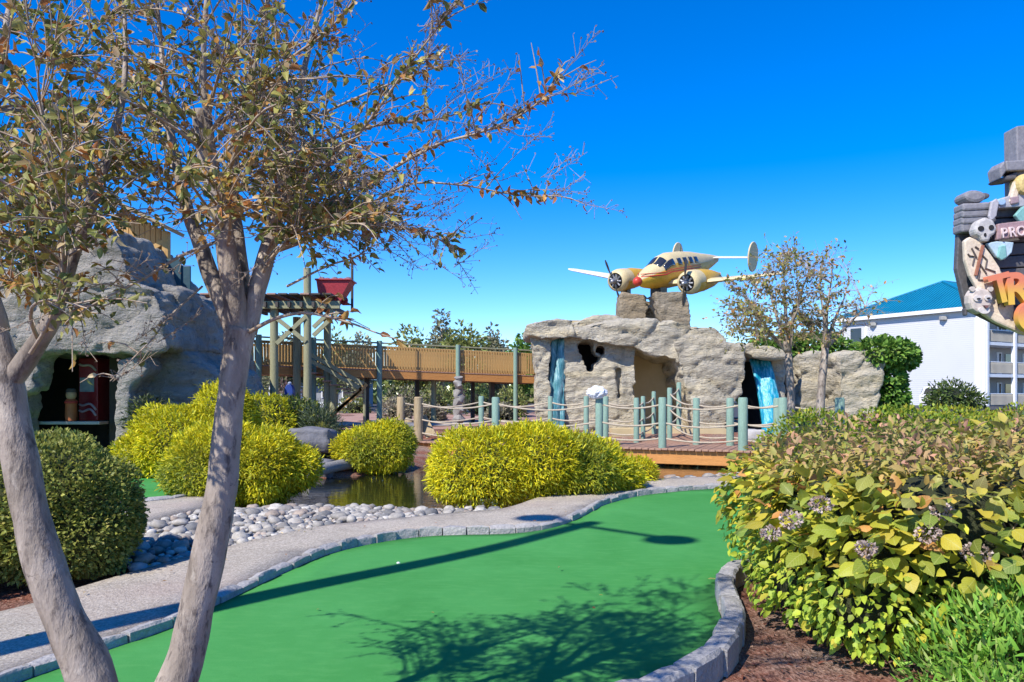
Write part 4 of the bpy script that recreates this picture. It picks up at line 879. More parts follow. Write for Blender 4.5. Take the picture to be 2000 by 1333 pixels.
# ------------------------------------------------------------------ painted sign at the right edge
def sign():
    D = 11.0; root = empty('painted_sign', Vector((at(2120, 0, D).x, D + .4, 0)), 'painted relief sign with skull, parchment map and big orange yellow letters', 'sign')
    off = {}
    mk = {}
    def M(n, a, b=None, **k):
        if n not in mk: mk[n] = mat(n, a, b, k.get('s', 5), k.get('r', .6), bs=14, bstr=.25, fine=k.get('f', 25))
        return mk[n]
    def slab(name, pts, y, th, m, bevel=.015):
        b = B(); b.prism([at(px, py, D) + Vector((0, y, 0)) for px, py in pts], (0, th, 0)); return b.build(name, m, root, bevel=bevel)
    def oval(cx, cy, rx, ry, n=18, a0=0): return [(cx + rx * math.cos(a + a0), cy + ry * math.sin(a + a0)) for a in np.linspace(0, 2 * math.pi, n, endpoint=False)]
    dw = M('sign_dark_wood', (.13, .12, .125), (.06, .06, .065)); st = M('sign_grey_stone', (.26, .25, .27), (.17, .17, .19)); pm = M('sign_parchment', (.72, .62, .48), (.58, .46, .34))
    for k in range(9):
        y0 = 398 + k * 25; x0 = 1938 + (k % 3) * 3 - (k > 3) * 8 + (k > 6) * 20
        slab('plank', [(x0, y0 + 2), (2240, y0 - 14), (2240, y0 + 9), (x0, y0 + 25)], .12, .08, dw)
    slab('backing', [(1890, 440), (1950, 400), (2230, 390), (2230, 640), (1985, 640), (1905, 600), (1886, 520)], .22, .1, dw)
    # grey pile of rocks, left top
    slab('rock', oval(1904, 384, 22, 13), -.02, .3, st, .05)
    for k, (a, b_) in enumerate(((397, 412), (410, 425), (422, 437), (434, 452))): slab('rock', [(1880 + k, a), (1934, a - 3), (1936, b_ - 3), (1881 + k, b_)], .0 + .02 * k, .25, st, .03)
    slab('rock', oval(1931, 380, 9, 6), .06, .2, dw, .03)
    # camera-like grey case with a blue lens
    slab('case', [(1934, 394), (1990, 377), (2030, 372), (2034, 402), (1940, 408)], -.02, .16, M('sign_case', (.42, .40, .42), (.34, .33, .36)))
    slab('lens', oval(1953, 396, 8, 7), -.05, .05, M('sign_lens', (.35, .5, .68), (.25, .4, .6))); slab('patch', [(1970, 387), (1986, 384), (1987, 398), (1971, 401)], -.05, .05, M('sign_mauve', (.36, .26, .28), (.28, .20, .22)))
    # dagger
    slab('blade', [(1930, 398), (1940, 390), (1945, 398), (1940, 425), (1930, 436), (1925, 425)], -.08, .05, M('sign_blade', (.45, .43, .45), (.36, .35, .38))); slab('hilt', [(1922, 436), (1936, 428), (1939, 434), (1926, 442)], -.10, .06, dw)
    # skull
    sk = M('sign_skull', (.52, .49, .46), (.42, .40, .39)); o = slab('skull', [(1893, 452), (1899, 436), (1914, 428), (1930, 434), (1936, 450), (1933, 462), (1924, 466), (1922, 476), (1908, 476), (1904, 466), (1895, 462)], -.14, .18, sk, .04)
    for cx, cy, rx, ry in ((1904, 451, 6, 5), (1924, 449, 5, 5), (1912, 463, 2.4, 3.6)):
        b = B(); b.prism([at(px, py, D) + Vector((0, -.15, 0)) for px, py in oval(cx, cy, rx, ry, 12)], (0, .03, 0)); b.build('socket', M_BLACK, o)
    # parchment
    slab('parchment', [(1879, 472), (1890, 464), (1912, 474), (1932, 500), (1948, 524), (1954, 545), (1930, 566), (1916, 576), (1905, 566), (1890, 540), (1881, 510)], -.06, .08, pm, .02)
    slab('parchment', [(1912, 560), (1950, 528), (1972, 560), (1978, 605), (1974, 626), (1950, 618), (1925, 606)], -.04, .08, pm, .02)
    slab('scroll_roll', [(1918, 600), (1935, 608), (1985, 628), (2040, 648), (2036, 664), (1990, 652), (1940, 630), (1916, 614)], -.05, .1, pm, .03)
    ink = M('sign_ink', (.10, .075, .07), None); br = M('sign_brown', (.36, .15, .09), (.26, .10, .06))
    for ln in (((1885, 498), (1888, 502), (1898, 503), (1894, 520)), ((1892, 487), (1902, 506)), ((1899, 484), (1906, 489)), ((1912, 500), (1922, 510), (1919, 526), (1938, 533)), ((1908, 518), (1921, 537)), ((1908, 530), (1905, 548), (1914, 549)), ((1944, 553), (1953, 559), (1949, 576)), ((1941, 577), (1957, 601)), ((1944, 590), (1944, 600))):
        b = B(); b.tube([at(x, y, D) + Vector((0, -.07, 0)) for x, y in ln], .012, 5); b.build('map_line', ink, root)
    b = B(); b.bar(at(1913, 482, D) + Vector((0, -.08, 0)), at(1899, 540, D) + Vector((0, -.08, 0)), .035, .03); b.build('map_line', br, root)
    tl = M('sign_teal', (.22, .45, .42), (.15, .34, .33)); pb = M('sign_pale_blue', (.45, .58, .64), (.36, .48, .56))
    slab('leaf', [(1920, 478), (1940, 474), (1972, 476), (1968, 496), (1954, 510), (1938, 504)], -.10, .07, pb); slab('leaf', [(1942, 484), (1954, 482), (1956, 506), (1946, 512), (1938, 506)], -.13, .05, tl)
    slab('leaf', [(1974, 424), (1990, 406), (2020, 402), (2030, 420), (2006, 436), (1984, 436)], -.10, .07, tl)
    mv = M('sign_maroon_board', (.36, .24, .25), (.28, .18, .19)); slab('name_board', [(1939, 441), (2230, 405), (2230, 436), (1937, 472)], -.12, .08, mv)
    # letters
    lt = M('sign_letter_pale', (.72, .58, .56), (.64, .50, .48))
    m, t, p, o = nt('sign_letter_flame'); p.inputs['Roughness'].default_value = .5; g = t.nodes.new('ShaderNodeTexCoord').outputs['Generated']; sx = t.nodes.new('ShaderNodeSeparateXYZ'); t.links.new(g, sx.inputs[0])
    t.links.new(ramp(t, sx.outputs['Z'], [(.0, (.72, .48, .07)), (.45, (.70, .42, .06)), (.55, (.66, .20, .10)), (1, (.62, .15, .12))]), p.inputs['Base Color'])
    def letter(ch, cx, cy, h, m_, y, rot=0, sxx=1.0, ext=.04, bold=.0):
        cu = bpy.data.curves.new('letter', 'FONT'); cu.body = ch; cu.size = 1; cu.align_x = 'CENTER'; cu.align_y = 'CENTER'; cu.extrude = .05; cu.offset = bold
        tmp = bpy.data.objects.new('t', cu); COL.objects.link(tmp); bpy.context.view_layer.update(); me = eval_mesh(tmp); bpy.data.objects.remove(tmp)
        zs = [v.co.y for v in me.vertices]; xs = [v.co.x for v in me.vertices]; cyy = (min(zs) + max(zs)) / 2; cxx = (min(xs) + max(xs)) / 2; k = h / F * D / (max(zs) - min(zs))
        a = R(rot)
        for v in me.vertices:
            x = (v.co.x - cxx) * k * sxx; z = (v.co.y - cyy) * k; v.co = Vector((x * math.cos(a) - z * math.sin(a), -v.co.z / .05 * ext, x * math.sin(a) + z * math.cos(a)))
        me.name = 'letter'; me.materials.clear(); me.materials.append(m_)
        o = bpy.data.objects.new('letter', me); link(o, root); o.location = at(cx, cy, D) + Vector((0, y, 0)) - root.location
    for ch, cx, cy in zip('PROF', (1950, 1966, 1982, 1997), (459, 457, 455, 453)): letter(ch, cx, cy, 19, lt, -.13, 4, .85, .02, .012)
    letter('T', 1937, 567, 56, m, -.17, 14, .9, .05, .03); letter('R', 1974, 567, 62, m, -.16, 3, .95, .05, .03); letter('G', 1994, 622, 62, m, -.2, 0, 1.0, .05, .04)
    # big cat head
    ct = M('sign_cat', (.60, .52, .45), (.48, .40, .35)); wh = M('sign_white', (.66, .60, .55), (.56, .50, .46))
    o = slab('cat_head', [(1882, 580), (1888, 568), (1904, 564), (1922, 570), (1927, 584), (1924, 600), (1914, 612), (1900, 616), (1886, 606), (1882, 594)], -.16, .18, ct, .04)
    for pts, y, m_, nm in ((oval(1895, 586, 8, 6, 12), -.18, wh, 'eye_patch'), (oval(1915, 585, 7, 6, 12), -.18, wh, 'eye_patch'), (oval(1896, 587, 3.6, 1.4, 10), -.20, M_BLACK, 'eye'), (oval(1915, 586, 3.4, 1.4, 10), -.20, M_BLACK, 'eye'), ([(1903, 600), (1914, 600), (1909, 606)], -.22, M('sign_nose', (.22, .10, .09)), 'nose'), (oval(1907, 609, 11, 7, 14), -.19, wh, 'muzzle'), (oval(1886, 568, 5, 5, 10), -.17, ct, 'ear'), (oval(1921, 568, 5, 5, 10), -.17, ct, 'ear')):
        b = B(); b.prism([at(px, py, D) + Vector((0, y, 0)) for px, py in pts], (0, .035, 0)); b.build(nm, m_, o)
    slab('hinge', [(1882, 603), (1888, 602), (1889, 617), (1884, 617)], -.02, .08, dw)
    # tower pieces above
    slab('post', [(1990, 244), (2050, 238), (2050, 400), (1992, 400)], .05, .3, st, .02)
    slab('crate', [(1960, 316), (2010, 314), (2008, 334), (1962, 336)], -.05, .35, st, .02); slab('crate', [(1948, 329), (1958, 316), (1962, 336), (1952, 350)], -.05, .3, st, .02); slab('crate', [(1952, 349), (1990, 334), (1985, 350), (1958, 353)], .0, .3, dw, .02)
    slab('gold_urn', oval(1996, 362, 16, 20, 16), -.10, .25, M('sign_gold', (.62, .48, .20), (.52, .38, .14)), .05)
    slab('strut', [(1968, 396), (1982, 352), (1992, 350), (1984, 396)], -.04, .1, pm, .02)
    for px in (2090, 2190):
        x = at(px, 0, D).x; b = B(); b.tube([(x, D + .4, gz(x, D) - .1), (x, D + .4, 4.6)], .11, 12); b.build('support_post', M_DARKWOOD, root, 40)
sign()

# ------------------------------------------------------------------ wooden light pole left of the frame (it throws the long shadow over the green)
def light_pole():
    x, y = -4.75, 2.75
    root = empty('light_pole', (x, y, 0), 'tall timber light pole with two lamp heads left of the near tree', 'light pole')
    b = B(); pth = []
    for k in range(12):
        z = k / 11 * 9.0; pth.append((x + .06 * math.sin(z * 1.1), y + .05 * math.sin(z * .9 + 1), z - .2))
    b.tube(pth, list(np.linspace(.17, .12, 12)), 14); b.build('pole', M_GREENGREY, root, 40)
    s = Vector((math.cos(SUN_AZ), -math.sin(SUN_AZ), 0)); c = Vector((x, y, 8.55))
    b = B(); b.bar(c - s * .55, c + s * 1.15, .07, .07); b.build('arm', M_METAL, root)
    for k in (-.6, 1.2): b = B(); b.ell(c + s * k + Vector((0, 0, -.05)), (.3, .24, .14), 14); b.build('lamp_head', M_GREYRAIL, root, True)
light_pole()

# ------------------------------------------------------------------ golden cypress mounds and other shrubs
YEL = [(.64, .57, .016), (.56, .54, .018), (.45, .47, .028), (.72, .60, .018), (.32, .38, .035)]
def mound(name, ells, n, label, cat, group, cols, w, Ls=(.09, .16), Ws=(.022, .032), T=T_SPRAY, core=(.20, .20, .03), droop=.4, lump=.2, zmin=None, depth=.2, green=None, base=None, ls=2.2, jit=.18):
    c0 = base or (ells[0][0], ells[0][1], 0); root = empty(name, c0, label, cat, group)
    if T is T_SPRAY: n = int(n * 1.9)
    P, N, dp = shell(ells, n, depth, zmin, lump, ls)
    up = np.array([0, 0, 1.0]); D = norm(N * 1.0 + RNG.normal(0, .45, P.shape) - up * droop * RNG.random((len(P), 1)) * (1 - np.clip(N[:, 2:3], 0, 1) * .7) + up * .15)
    NN = norm(N * .6 + up * .5 + RNG.normal(0, .35, P.shape))
    if T is T_SPRAY:
        D = norm(D + RNG.normal(0, .3, D.shape)); st_ = RNG.random(len(P)) < .10; P = P + N * (st_ * RNG.uniform(.0, .09, len(P)))[:, None]; D[st_] = norm(N[st_] + RNG.normal(0, .35, (st_.sum(), 3)))
    C = palette(len(P), cols, w, jit); nz = noise_at(P, 2.3, 5) + .6 * noise_at(P, 6, 2)
    C *= (1 + .30 * nz[:, None])
    if cat == 'shrub' and T is T_DIA: q_ = RNG.random(len(P)) < .05; P[q_] += N[q_] * RNG.uniform(0, .05, (q_.sum(), 1))
    if green is not None:
        g = np.clip(noise_at(P, .9, 11) * 1.6 + green, 0, 1)[:, None] * RNG.random((len(P), 1)) ** .5; C = C * (1 - g) + np.array([.13, .20, .035]) * g
    k_ = .72 if T is T_SPRAY else 1; scatter('foliage', T, P, D, NN, RNG.uniform(*Ls, len(P)) * k_, RNG.uniform(*Ws, len(P)) * k_, C, root)
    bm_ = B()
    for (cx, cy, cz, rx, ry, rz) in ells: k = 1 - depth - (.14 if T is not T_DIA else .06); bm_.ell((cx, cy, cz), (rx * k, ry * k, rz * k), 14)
    bm_.build('branches', mat(name + '_core', core, tuple(x * .6 for x in core), 14, .95, bs=24, bstr=1, bdist=.1), root, True)  # solid ellipsoid core added to stop see-through, no real branches modelled
    return root
GC = 'golden cypress mounds'
CYP = ('yellow threadleaf cypress mound ',)
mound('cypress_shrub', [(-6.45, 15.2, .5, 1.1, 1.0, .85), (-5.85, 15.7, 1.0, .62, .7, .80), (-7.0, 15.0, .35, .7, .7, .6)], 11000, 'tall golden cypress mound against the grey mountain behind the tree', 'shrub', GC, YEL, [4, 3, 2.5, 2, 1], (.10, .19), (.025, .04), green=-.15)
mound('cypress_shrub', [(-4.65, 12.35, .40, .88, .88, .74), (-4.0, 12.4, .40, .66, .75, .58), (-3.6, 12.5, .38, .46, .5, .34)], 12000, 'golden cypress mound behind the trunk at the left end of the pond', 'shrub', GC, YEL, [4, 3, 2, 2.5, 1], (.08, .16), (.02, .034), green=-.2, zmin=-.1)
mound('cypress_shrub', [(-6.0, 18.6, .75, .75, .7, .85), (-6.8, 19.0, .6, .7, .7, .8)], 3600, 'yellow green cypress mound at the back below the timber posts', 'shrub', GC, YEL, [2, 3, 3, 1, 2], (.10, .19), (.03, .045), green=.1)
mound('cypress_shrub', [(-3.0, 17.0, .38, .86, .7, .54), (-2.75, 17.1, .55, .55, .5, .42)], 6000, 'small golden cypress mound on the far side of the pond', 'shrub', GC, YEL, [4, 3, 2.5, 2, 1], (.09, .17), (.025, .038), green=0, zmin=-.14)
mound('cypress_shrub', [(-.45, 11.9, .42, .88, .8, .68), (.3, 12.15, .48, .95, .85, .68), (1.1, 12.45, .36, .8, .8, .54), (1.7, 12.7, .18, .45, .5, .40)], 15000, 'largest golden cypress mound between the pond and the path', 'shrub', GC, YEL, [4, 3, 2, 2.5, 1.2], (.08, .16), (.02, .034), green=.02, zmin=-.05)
mound('cypress_shrub', [(2.28, 13.75, .18, .30, .3, .27)], 900, 'tiny yellow cypress tuft at the foot of the orange bridge', 'shrub', GC, YEL, [4, 3, 2, 2.5, 1.2], (.08, .15), (.02, .034))
BOX = [(.20, .23, .05), (.28, .30, .06), (.36, .36, .08), (.40, .36, .10), (.13, .17, .04)]
mound('boxwood_shrub', [(-4.16, 6.85, .52, .76, .74, .72), (-3.9, 6.75, .40, .56, .6, .52)], 22000, 'rounded clipped boxwood bush behind the leaning left trunk', 'shrub', 'clipped boxwoods', BOX, [3, 4, 3, 1, 2], (.030, .050), (.022, .034), T_DIA, (.08, .09, .03), 0.1, .12, zmin=.04, depth=.16, ls=3.0)
mound('boxwood_shrub', [(-4.75, 6.25, .3, .55, .5, .52)], 4500, 'low dark boxwood bush at the left edge under the leaning trunk', 'shrub', 'clipped boxwoods', BOX, [4, 3, 2, 1, 3], (.030, .050), (.022, .034), T_DIA, (.08, .09, .03), 0.1, .08, zmin=.04, depth=.14, ls=3.5)
GRN = [(.07, .11, .03), (.11, .17, .04), (.05, .08, .03), (.19, .22, .04)]
mound('leafy_shrub', [(-5.55, 19.3, .75, .85, .7, .75), (-4.95, 19.4, .6, .5, .5, .6)], 3800, 'dark leafy shrub with yellow tips between the timber posts and the boulder', 'shrub', None, GRN + [(.30, .32, .04)], [3, 3, 2, 1.5, 1], (.08, .14), (.05, .08), T_DIA, depth=.3)
mound('juniper_shrub', [(-4.55, 18.4, .6, .5, .5, .75), (-4.2, 18.2, .3, .45, .4, .4)], 2600, 'blue green juniper shrub beside the grey boulder', 'shrub', None, [(.09, .12, .06), (.12, .15, .08), (.06, .09, .05)], [1, 1, 1], (.12, .22), (.012, .02), T_BLADE, droop=0, depth=.4)
mound('leafy_shrub', [(-7.7, 16.3, .9, .5, .5, .7)], 1400, 'dark twiggy shrub beside the cave mouth pillar', 'shrub', None, [(.05, .07, .03), (.08, .10, .04)], [1, 1], (.07, .12), (.03, .05), T_DIA, depth=.5)
LIME = [(.34, .36, .03), (.26, .33, .03), (.18, .28, .03), (.42, .38, .04)]
mound('hedge', [(4.9, 12.4, .6, .9, .9, .75), (6.1, 12.2, .62, .9, .8, .80), (7.1, 12.6, .6, .8, .8, .78)], 9000, 'bright yellow green hedge behind the brown topped hydrangea', 'hedge', None, LIME, [2, 3, 3, 1], (.05, .09), (.03, .05), T_DIA, (.08, .10, .02), .1, .1, depth=.25)
mound('hedge', [(8.6 + k * 1.3, 14.5 + k * .3, .62, 1.0, .9, .72 + .03 * (k % 2)) for k in range(4)], 9000, 'low lime coloured hedge at the right edge below the hotel', 'hedge', None, LIME, [4, 3, 1.5, 3], (.06, .1), (.03, .05), T_DIA, (.10, .11, .02), .1, .08, depth=.25)
VINE = [(.13, .26, .04), (.19, .34, .055), (.08, .17, .03), (.28, .40, .08)]
mound('vine', [(12.4, 25.7, 2.95, 1.0, .7, .5), (12.6, 25.9, 1.8, .62, .55, 1.0), (12.8, 26, .9, .68, .55, .7), (13.3, 26.2, 2.85, .5, .5, .45)], 4200, 'green climbing vine hanging over the right end of the rock wall', 'vine', None, VINE, [3, 3, 2, 1], (.15, .25), (.10, .17), T_LEAF, (.02, .035, .012), .3, .16, depth=.35)
mound('vine', [(10.2, 27.4, 3.2, 1.1, .6, .5), (11.2, 27.6, 3.3, .9, .6, .45), (9.0, 27.4, 2.9, .8, .6, .6)], 2600, 'green foliage spilling over the rock wall behind the small trees', 'vine', None, VINE, [3, 3, 2, 1], (.15, .25), (.10, .17), T_LEAF, (.02, .035, .012), .3, .16, depth=.4)
mound('leafy_shrub', [(31.2, 54.5, 1.4, 1.6, 1.4, 1.1), (32.4, 54.6, 1.0, 1.2, 1.2, .9), (30.2, 54.4, .9, 1, 1, .7)], 2200, 'loose grey green shrub before the white hotel wall', 'shrub', None, GRN, [3, 3, 1, 1], (.2, .38), (.1, .16), T_DIA, (.03, .04, .02), .1, .25, depth=.5)

# ------------------------------------------------------------------ hydrangea with its single leaves
def hydrangea():
    ells = [(2.3, 5.5, .62, .60, .9, .68), (2.28, 4.92, .50, .52, .62, .56), (2.75, 5.0, .68, .80, .85, .72), (3.55, 5.1, .70, .9, 1.0, .72), (2.95, 6.3, .70, 1.05, 1.0, .70), (4.3, 6.0, .70, 1.0, 1.2, .72), (2.35, 6.6, .6, .55, .7, .66), (2.05, 5.45, .32, .34, .6, .40), (2.2, 4.75, .3, .40, .45, .34)]
    root = empty('hydrangea_shrub', (2.6, 5.2, 0), 'large near hydrangea bush with yellowing leaves and dried flower heads', 'shrub')
    n = 14500; P, N, dp = shell(ells, n, .36, .05, .10, 2.0)
    up = np.array([0, 0, 1.]); h = P[:, 2]; 
    D = norm(N * .9 + RNG.normal(0, .5, P.shape) - up * (.35 + .35 * RNG.random((n, 1)))); NN = norm(N * .55 + up * .75 + RNG.normal(0, .35, P.shape))
    nz = noise_at(P, 1.7, 3); topw = np.clip((h - .93) / .25, 0, 1) * np.clip(.9 + nz, 0, 1); low = np.clip((.75 - h) / .5, 0, 1)
    A = palette(n, [(.48, .47, .045), (.60, .49, .045), (.34, .40, .05), (.20, .28, .05), (.64, .30, .09)], [3.2, 2.6, 2.6, 1.6, .7], .18)   # middle: yellowing
    T = palette(n, [(.46, .31, .15), (.38, .33, .10), (.54, .29, .19), (.30, .31, .08)], [3.5, 3, 2.4, 1.6], .2)                            # top: browned, curled
    Lw = palette(n, [(.36, .50, .05), (.46, .55, .055), (.26, .40, .045), (.56, .50, .06)], [3, 2.5, 2, 1], .15)                            # low: fresh shoots
    C = A * (1 - topw[:, None]) + T * topw[:, None]; C = C * (1 - low[:, None]) + Lw * low[:, None]
    g = np.clip((P[:, 0] - 2.55) / .5, 0, 1) * np.clip((1.05 - h) / .3, 0, 1) * .6; C = C * (1 - g[:, None]) + np.array([.14, .23, .045]) * g[:, None]
    L = np.where(topw > .4, RNG.uniform(.045, .09, n), np.where(low > .4, RNG.uniform(.035, .08, n), RNG.uniform(.05, .13, n))); W = L * np.where(topw > .4, .45, .66) * RNG.uniform(.85, 1.15, n)
    # the ones that show largest become single leaves
    sc = L / P[:, 1] * (dp < .35) * (P[:, 0] < P[:, 1] * .68) * (N[:, 1] < .2); big = np.argsort(-sc)[:300]; rest = np.setdiff1d(np.arange(n), big)
    scatter('small_leaves', T_LEAF, P[rest], D[rest], NN[rest], L[rest], W[rest], C[rest], root)
    ms = []
    for k in range(5):
        b = B(); nu, nv = 6, 4; vs = []; cup = .25 - .13 * k; bend = .12 + .08 * k
        for i in range(nu + 1):
            u = i / nu; w = (math.sin(math.pi * min(1, u * .96 + .04) ** .78) ** .9) * .5
            for j in range(nv + 1):
                v_ = (j / nv - .5) * 2; vs.append((u, v_ * w + .012 * math.sin(u * 30) * (abs(v_) == 1), abs(v_) * w * cup - bend * u * u + .02 * math.sin(u * 22) * abs(v_)))
        b.add(vs, [(i * (nv + 1) + j, i * (nv + 1) + j + 1, (i + 1) * (nv + 1) + j + 1, (i + 1) * (nv + 1) + j) for i in range(nu) for j in range(nv)])
        o = b.build('leaf', LEAFO, None, True); me = o.data; bpy.data.objects.remove(o); ms.append(me)
    for i in big:
        d = Vector(D[i]); nn = Vector(NN[i]); s_ = d.cross(nn).normalized(); nn = s_.cross(d); l = L[i] * 1.12
        o = bpy.data.objects.new('leaf', random.choice(ms)); link(o, root)
        M = Matrix((d * l, s_ * l * (W[i] / L[i]) * 1.25, nn * l)).transposed().to_4x4(); M.translation = Vector(P[i]) - root.location; o.matrix_local = M; o.color = (*C[i], 1)
    # stems
    b = B()
    for k in range(60):
        x = random.uniform(2.3, 3.6); y = random.uniform(4.9, 6.2); tx = max(2.1, x + random.uniform(-.4, .5)); ty = max(4.5, y + random.uniform(-.6, .4))
        b.tube([(x, y, -.05), ((x + tx) / 2 + random.uniform(-.06, .06), (y + ty) / 2, .5), (tx, ty, random.uniform(.75, 1.08))], [.012, .009, .005], 5)
    b.build('stems', mat('hydrangea_stem', (.32, .24, .15), (.22, .16, .09), 9), root, True)
    b = B()
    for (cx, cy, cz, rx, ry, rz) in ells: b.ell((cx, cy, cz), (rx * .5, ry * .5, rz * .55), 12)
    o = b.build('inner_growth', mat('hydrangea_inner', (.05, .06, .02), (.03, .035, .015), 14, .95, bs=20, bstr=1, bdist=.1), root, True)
    # dried flower heads
    mf = leaf_mat('dried_flower', True, .2, .8)
    for px, py, d, r in ((1545, 1015, 4.72, .062), (1603, 985, 4.70, .058), (1506, 1042, 4.78, .052), (1693, 1072, 4.35, .05), (1812, 1042, 4.35, .06), (1840, 1000, 4.4, .055), (1908, 1082, 4.3, .07)):
        c = np.array(at(px, py, d)); k = 130; u = norm(RNG.normal(size=(k, 3))); u[:, 2] *= .75; Pp = c + u * r * RNG.uniform(.75, 1.05, (k, 1)); Cc = palette(k, [(.46, .36, .32), (.55, .46, .42), (.36, .26, .22), (.30, .20, .14)], [3, 2, 2, 1], .15)
        o = scatter('flower_head', T_DIA, Pp, u + RNG.normal(0, .5, u.shape), RNG.normal(size=u.shape), .022, .019, Cc, root, mf, False)
hydrangea()
def perennials():
    root = empty('perennial_plant', (2.6, 3.9, 0), 'bright green narrow leaved plant at the bottom right corner', 'plant')
    n = 4200; P, N, dp = shell([(2.62, 4.05, .1, .55, .5, .44), (3.1, 4.2, .15, .6, .6, .55), (2.35, 3.75, .02, .34, .34, .22), (2.75, 3.6, .02, .4, .3, .25)], n, .5, 0, .1)
    D = norm(N * .7 + RNG.normal(0, .55, P.shape) + np.array([0, 0, .55])); C = palette(n, [(.20, .42, .05), (.28, .48, .07), (.13, .29, .04), (.36, .47, .12)], [3, 3, 2, 1.2], .15)
    scatter('leaves', T_BLADE, P, D, norm(N + RNG.normal(0, .4, P.shape)), RNG.uniform(.05, .10, n), RNG.uniform(.012, .02, n), C, root)
    # rosette shoots
    for (x, y) in ((2.28, 3.86), (2.5, 3.72), (2.72, 3.68), (2.42, 3.98), (2.95, 3.8)):
        Pp = []; Dd = []
        for k in range(34): a = k * 2.4; z = .06 + k * .0065; Pp.append((x, y, z)); e = .15 + k * .02; Dd.append((math.cos(a) * math.cos(e), math.sin(a) * math.cos(e), math.sin(e)))
        Pp = np.array(Pp); Dd = np.array(Dd); scatter('shoot', T_BLADE, Pp, Dd, np.array([[0, 0, 1.]] * 34), np.linspace(.11, .06, 34), .02, palette(34, [(.22, .42, .045), (.28, .46, .06)], [1, 1], .1), root, None, False)
perennials()

# ------------------------------------------------------------------ trees
def bark_mat():
    m, t, p, o = nt('crape_myrtle_bark'); p.inputs['Roughness'].default_value = .75; p.inputs['Specular IOR Level'].default_value = .25
    n1 = noise_n(t, 5, 6, .65, coord(t, (1.4, 1.4, .45)), .7); n2 = noise_n(t, 26, 4, .65, coord(t, (1, 1, .4)))
    c = ramp(t, n1, [(.30, (.13, .105, .085)), (.45, (.26, .215, .175)), (.56, (.34, .285, .24)), (.72, (.52, .45, .37))])
    c = mixc(t, ramp(t, n2, [(.54, (0, 0, 0)), (.66, (.85, .85, .85))]), c, (.10, .08, .07))
    n3 = noise_n(t, 11, 5, .7, coord(t, (1, 1, .8)), 1.2); c = mixc(t, ramp(t, n3, [(.58, (0, 0, 0)), (.72, (.5, .5, .5))]), c, (.50, .44, .37)); c = mixc(t, ramp(t, n3, [(.30, (.9, .9, .9)), (.37, (0, 0, 0))]), c, (.07, .055, .05)); t.links.new(c, p.inputs['Base Color'])
    h = t.nodes.new('ShaderNodeMath'); h.operation = 'ADD'; t.links.new(n1, h.inputs[0]); t.links.new(n2, h.inputs[1]); bump(t, p, h.outputs[0], .55, .02); return m
M_BARK = bark_mat()
M_TWIG = mat('twig_bark', (.46, .37, .28), (.28, .21, .15), 14, .8)
LEAFC = [(.26, .25, .075), (.16, .20, .055), (.40, .36, .085), (.52, .28, .075), (.38, .15, .05), (.58, .44, .24)]
def limb_obj(name, pts, rads, root, n=12, sub=5, gnarl=.012):
    # rounded path through the measured points, with lumps
    V = spline([Vector(p) for p in pts], sub); t = np.linspace(0, len(rads) - 1, len(V)); rr = np.interp(t, np.arange(len(rads)), rads)
    b = B(); b.tube(V, list(rr), n)
    for i, v in enumerate(b.v):
        q = Vector(v); c = V[min(i // n, len(V) - 1)]; k = noise.noise(q * 4) * .12 + noise.noise(Vector((q.x * 14, q.y * 14, q.z * 7))) * .10 + noise.noise(q * 38) * .03; b.v[i] = tuple(c + (q - c) * (1 + k))
    o = b.build(name, M_BARK, root, True); return V, rr
def bez(a, c, b_, n): return [a * (1 - t) ** 2 + c * 2 * t * (1 - t) + b_ * t * t for t in np.linspace(0, 1, n)]
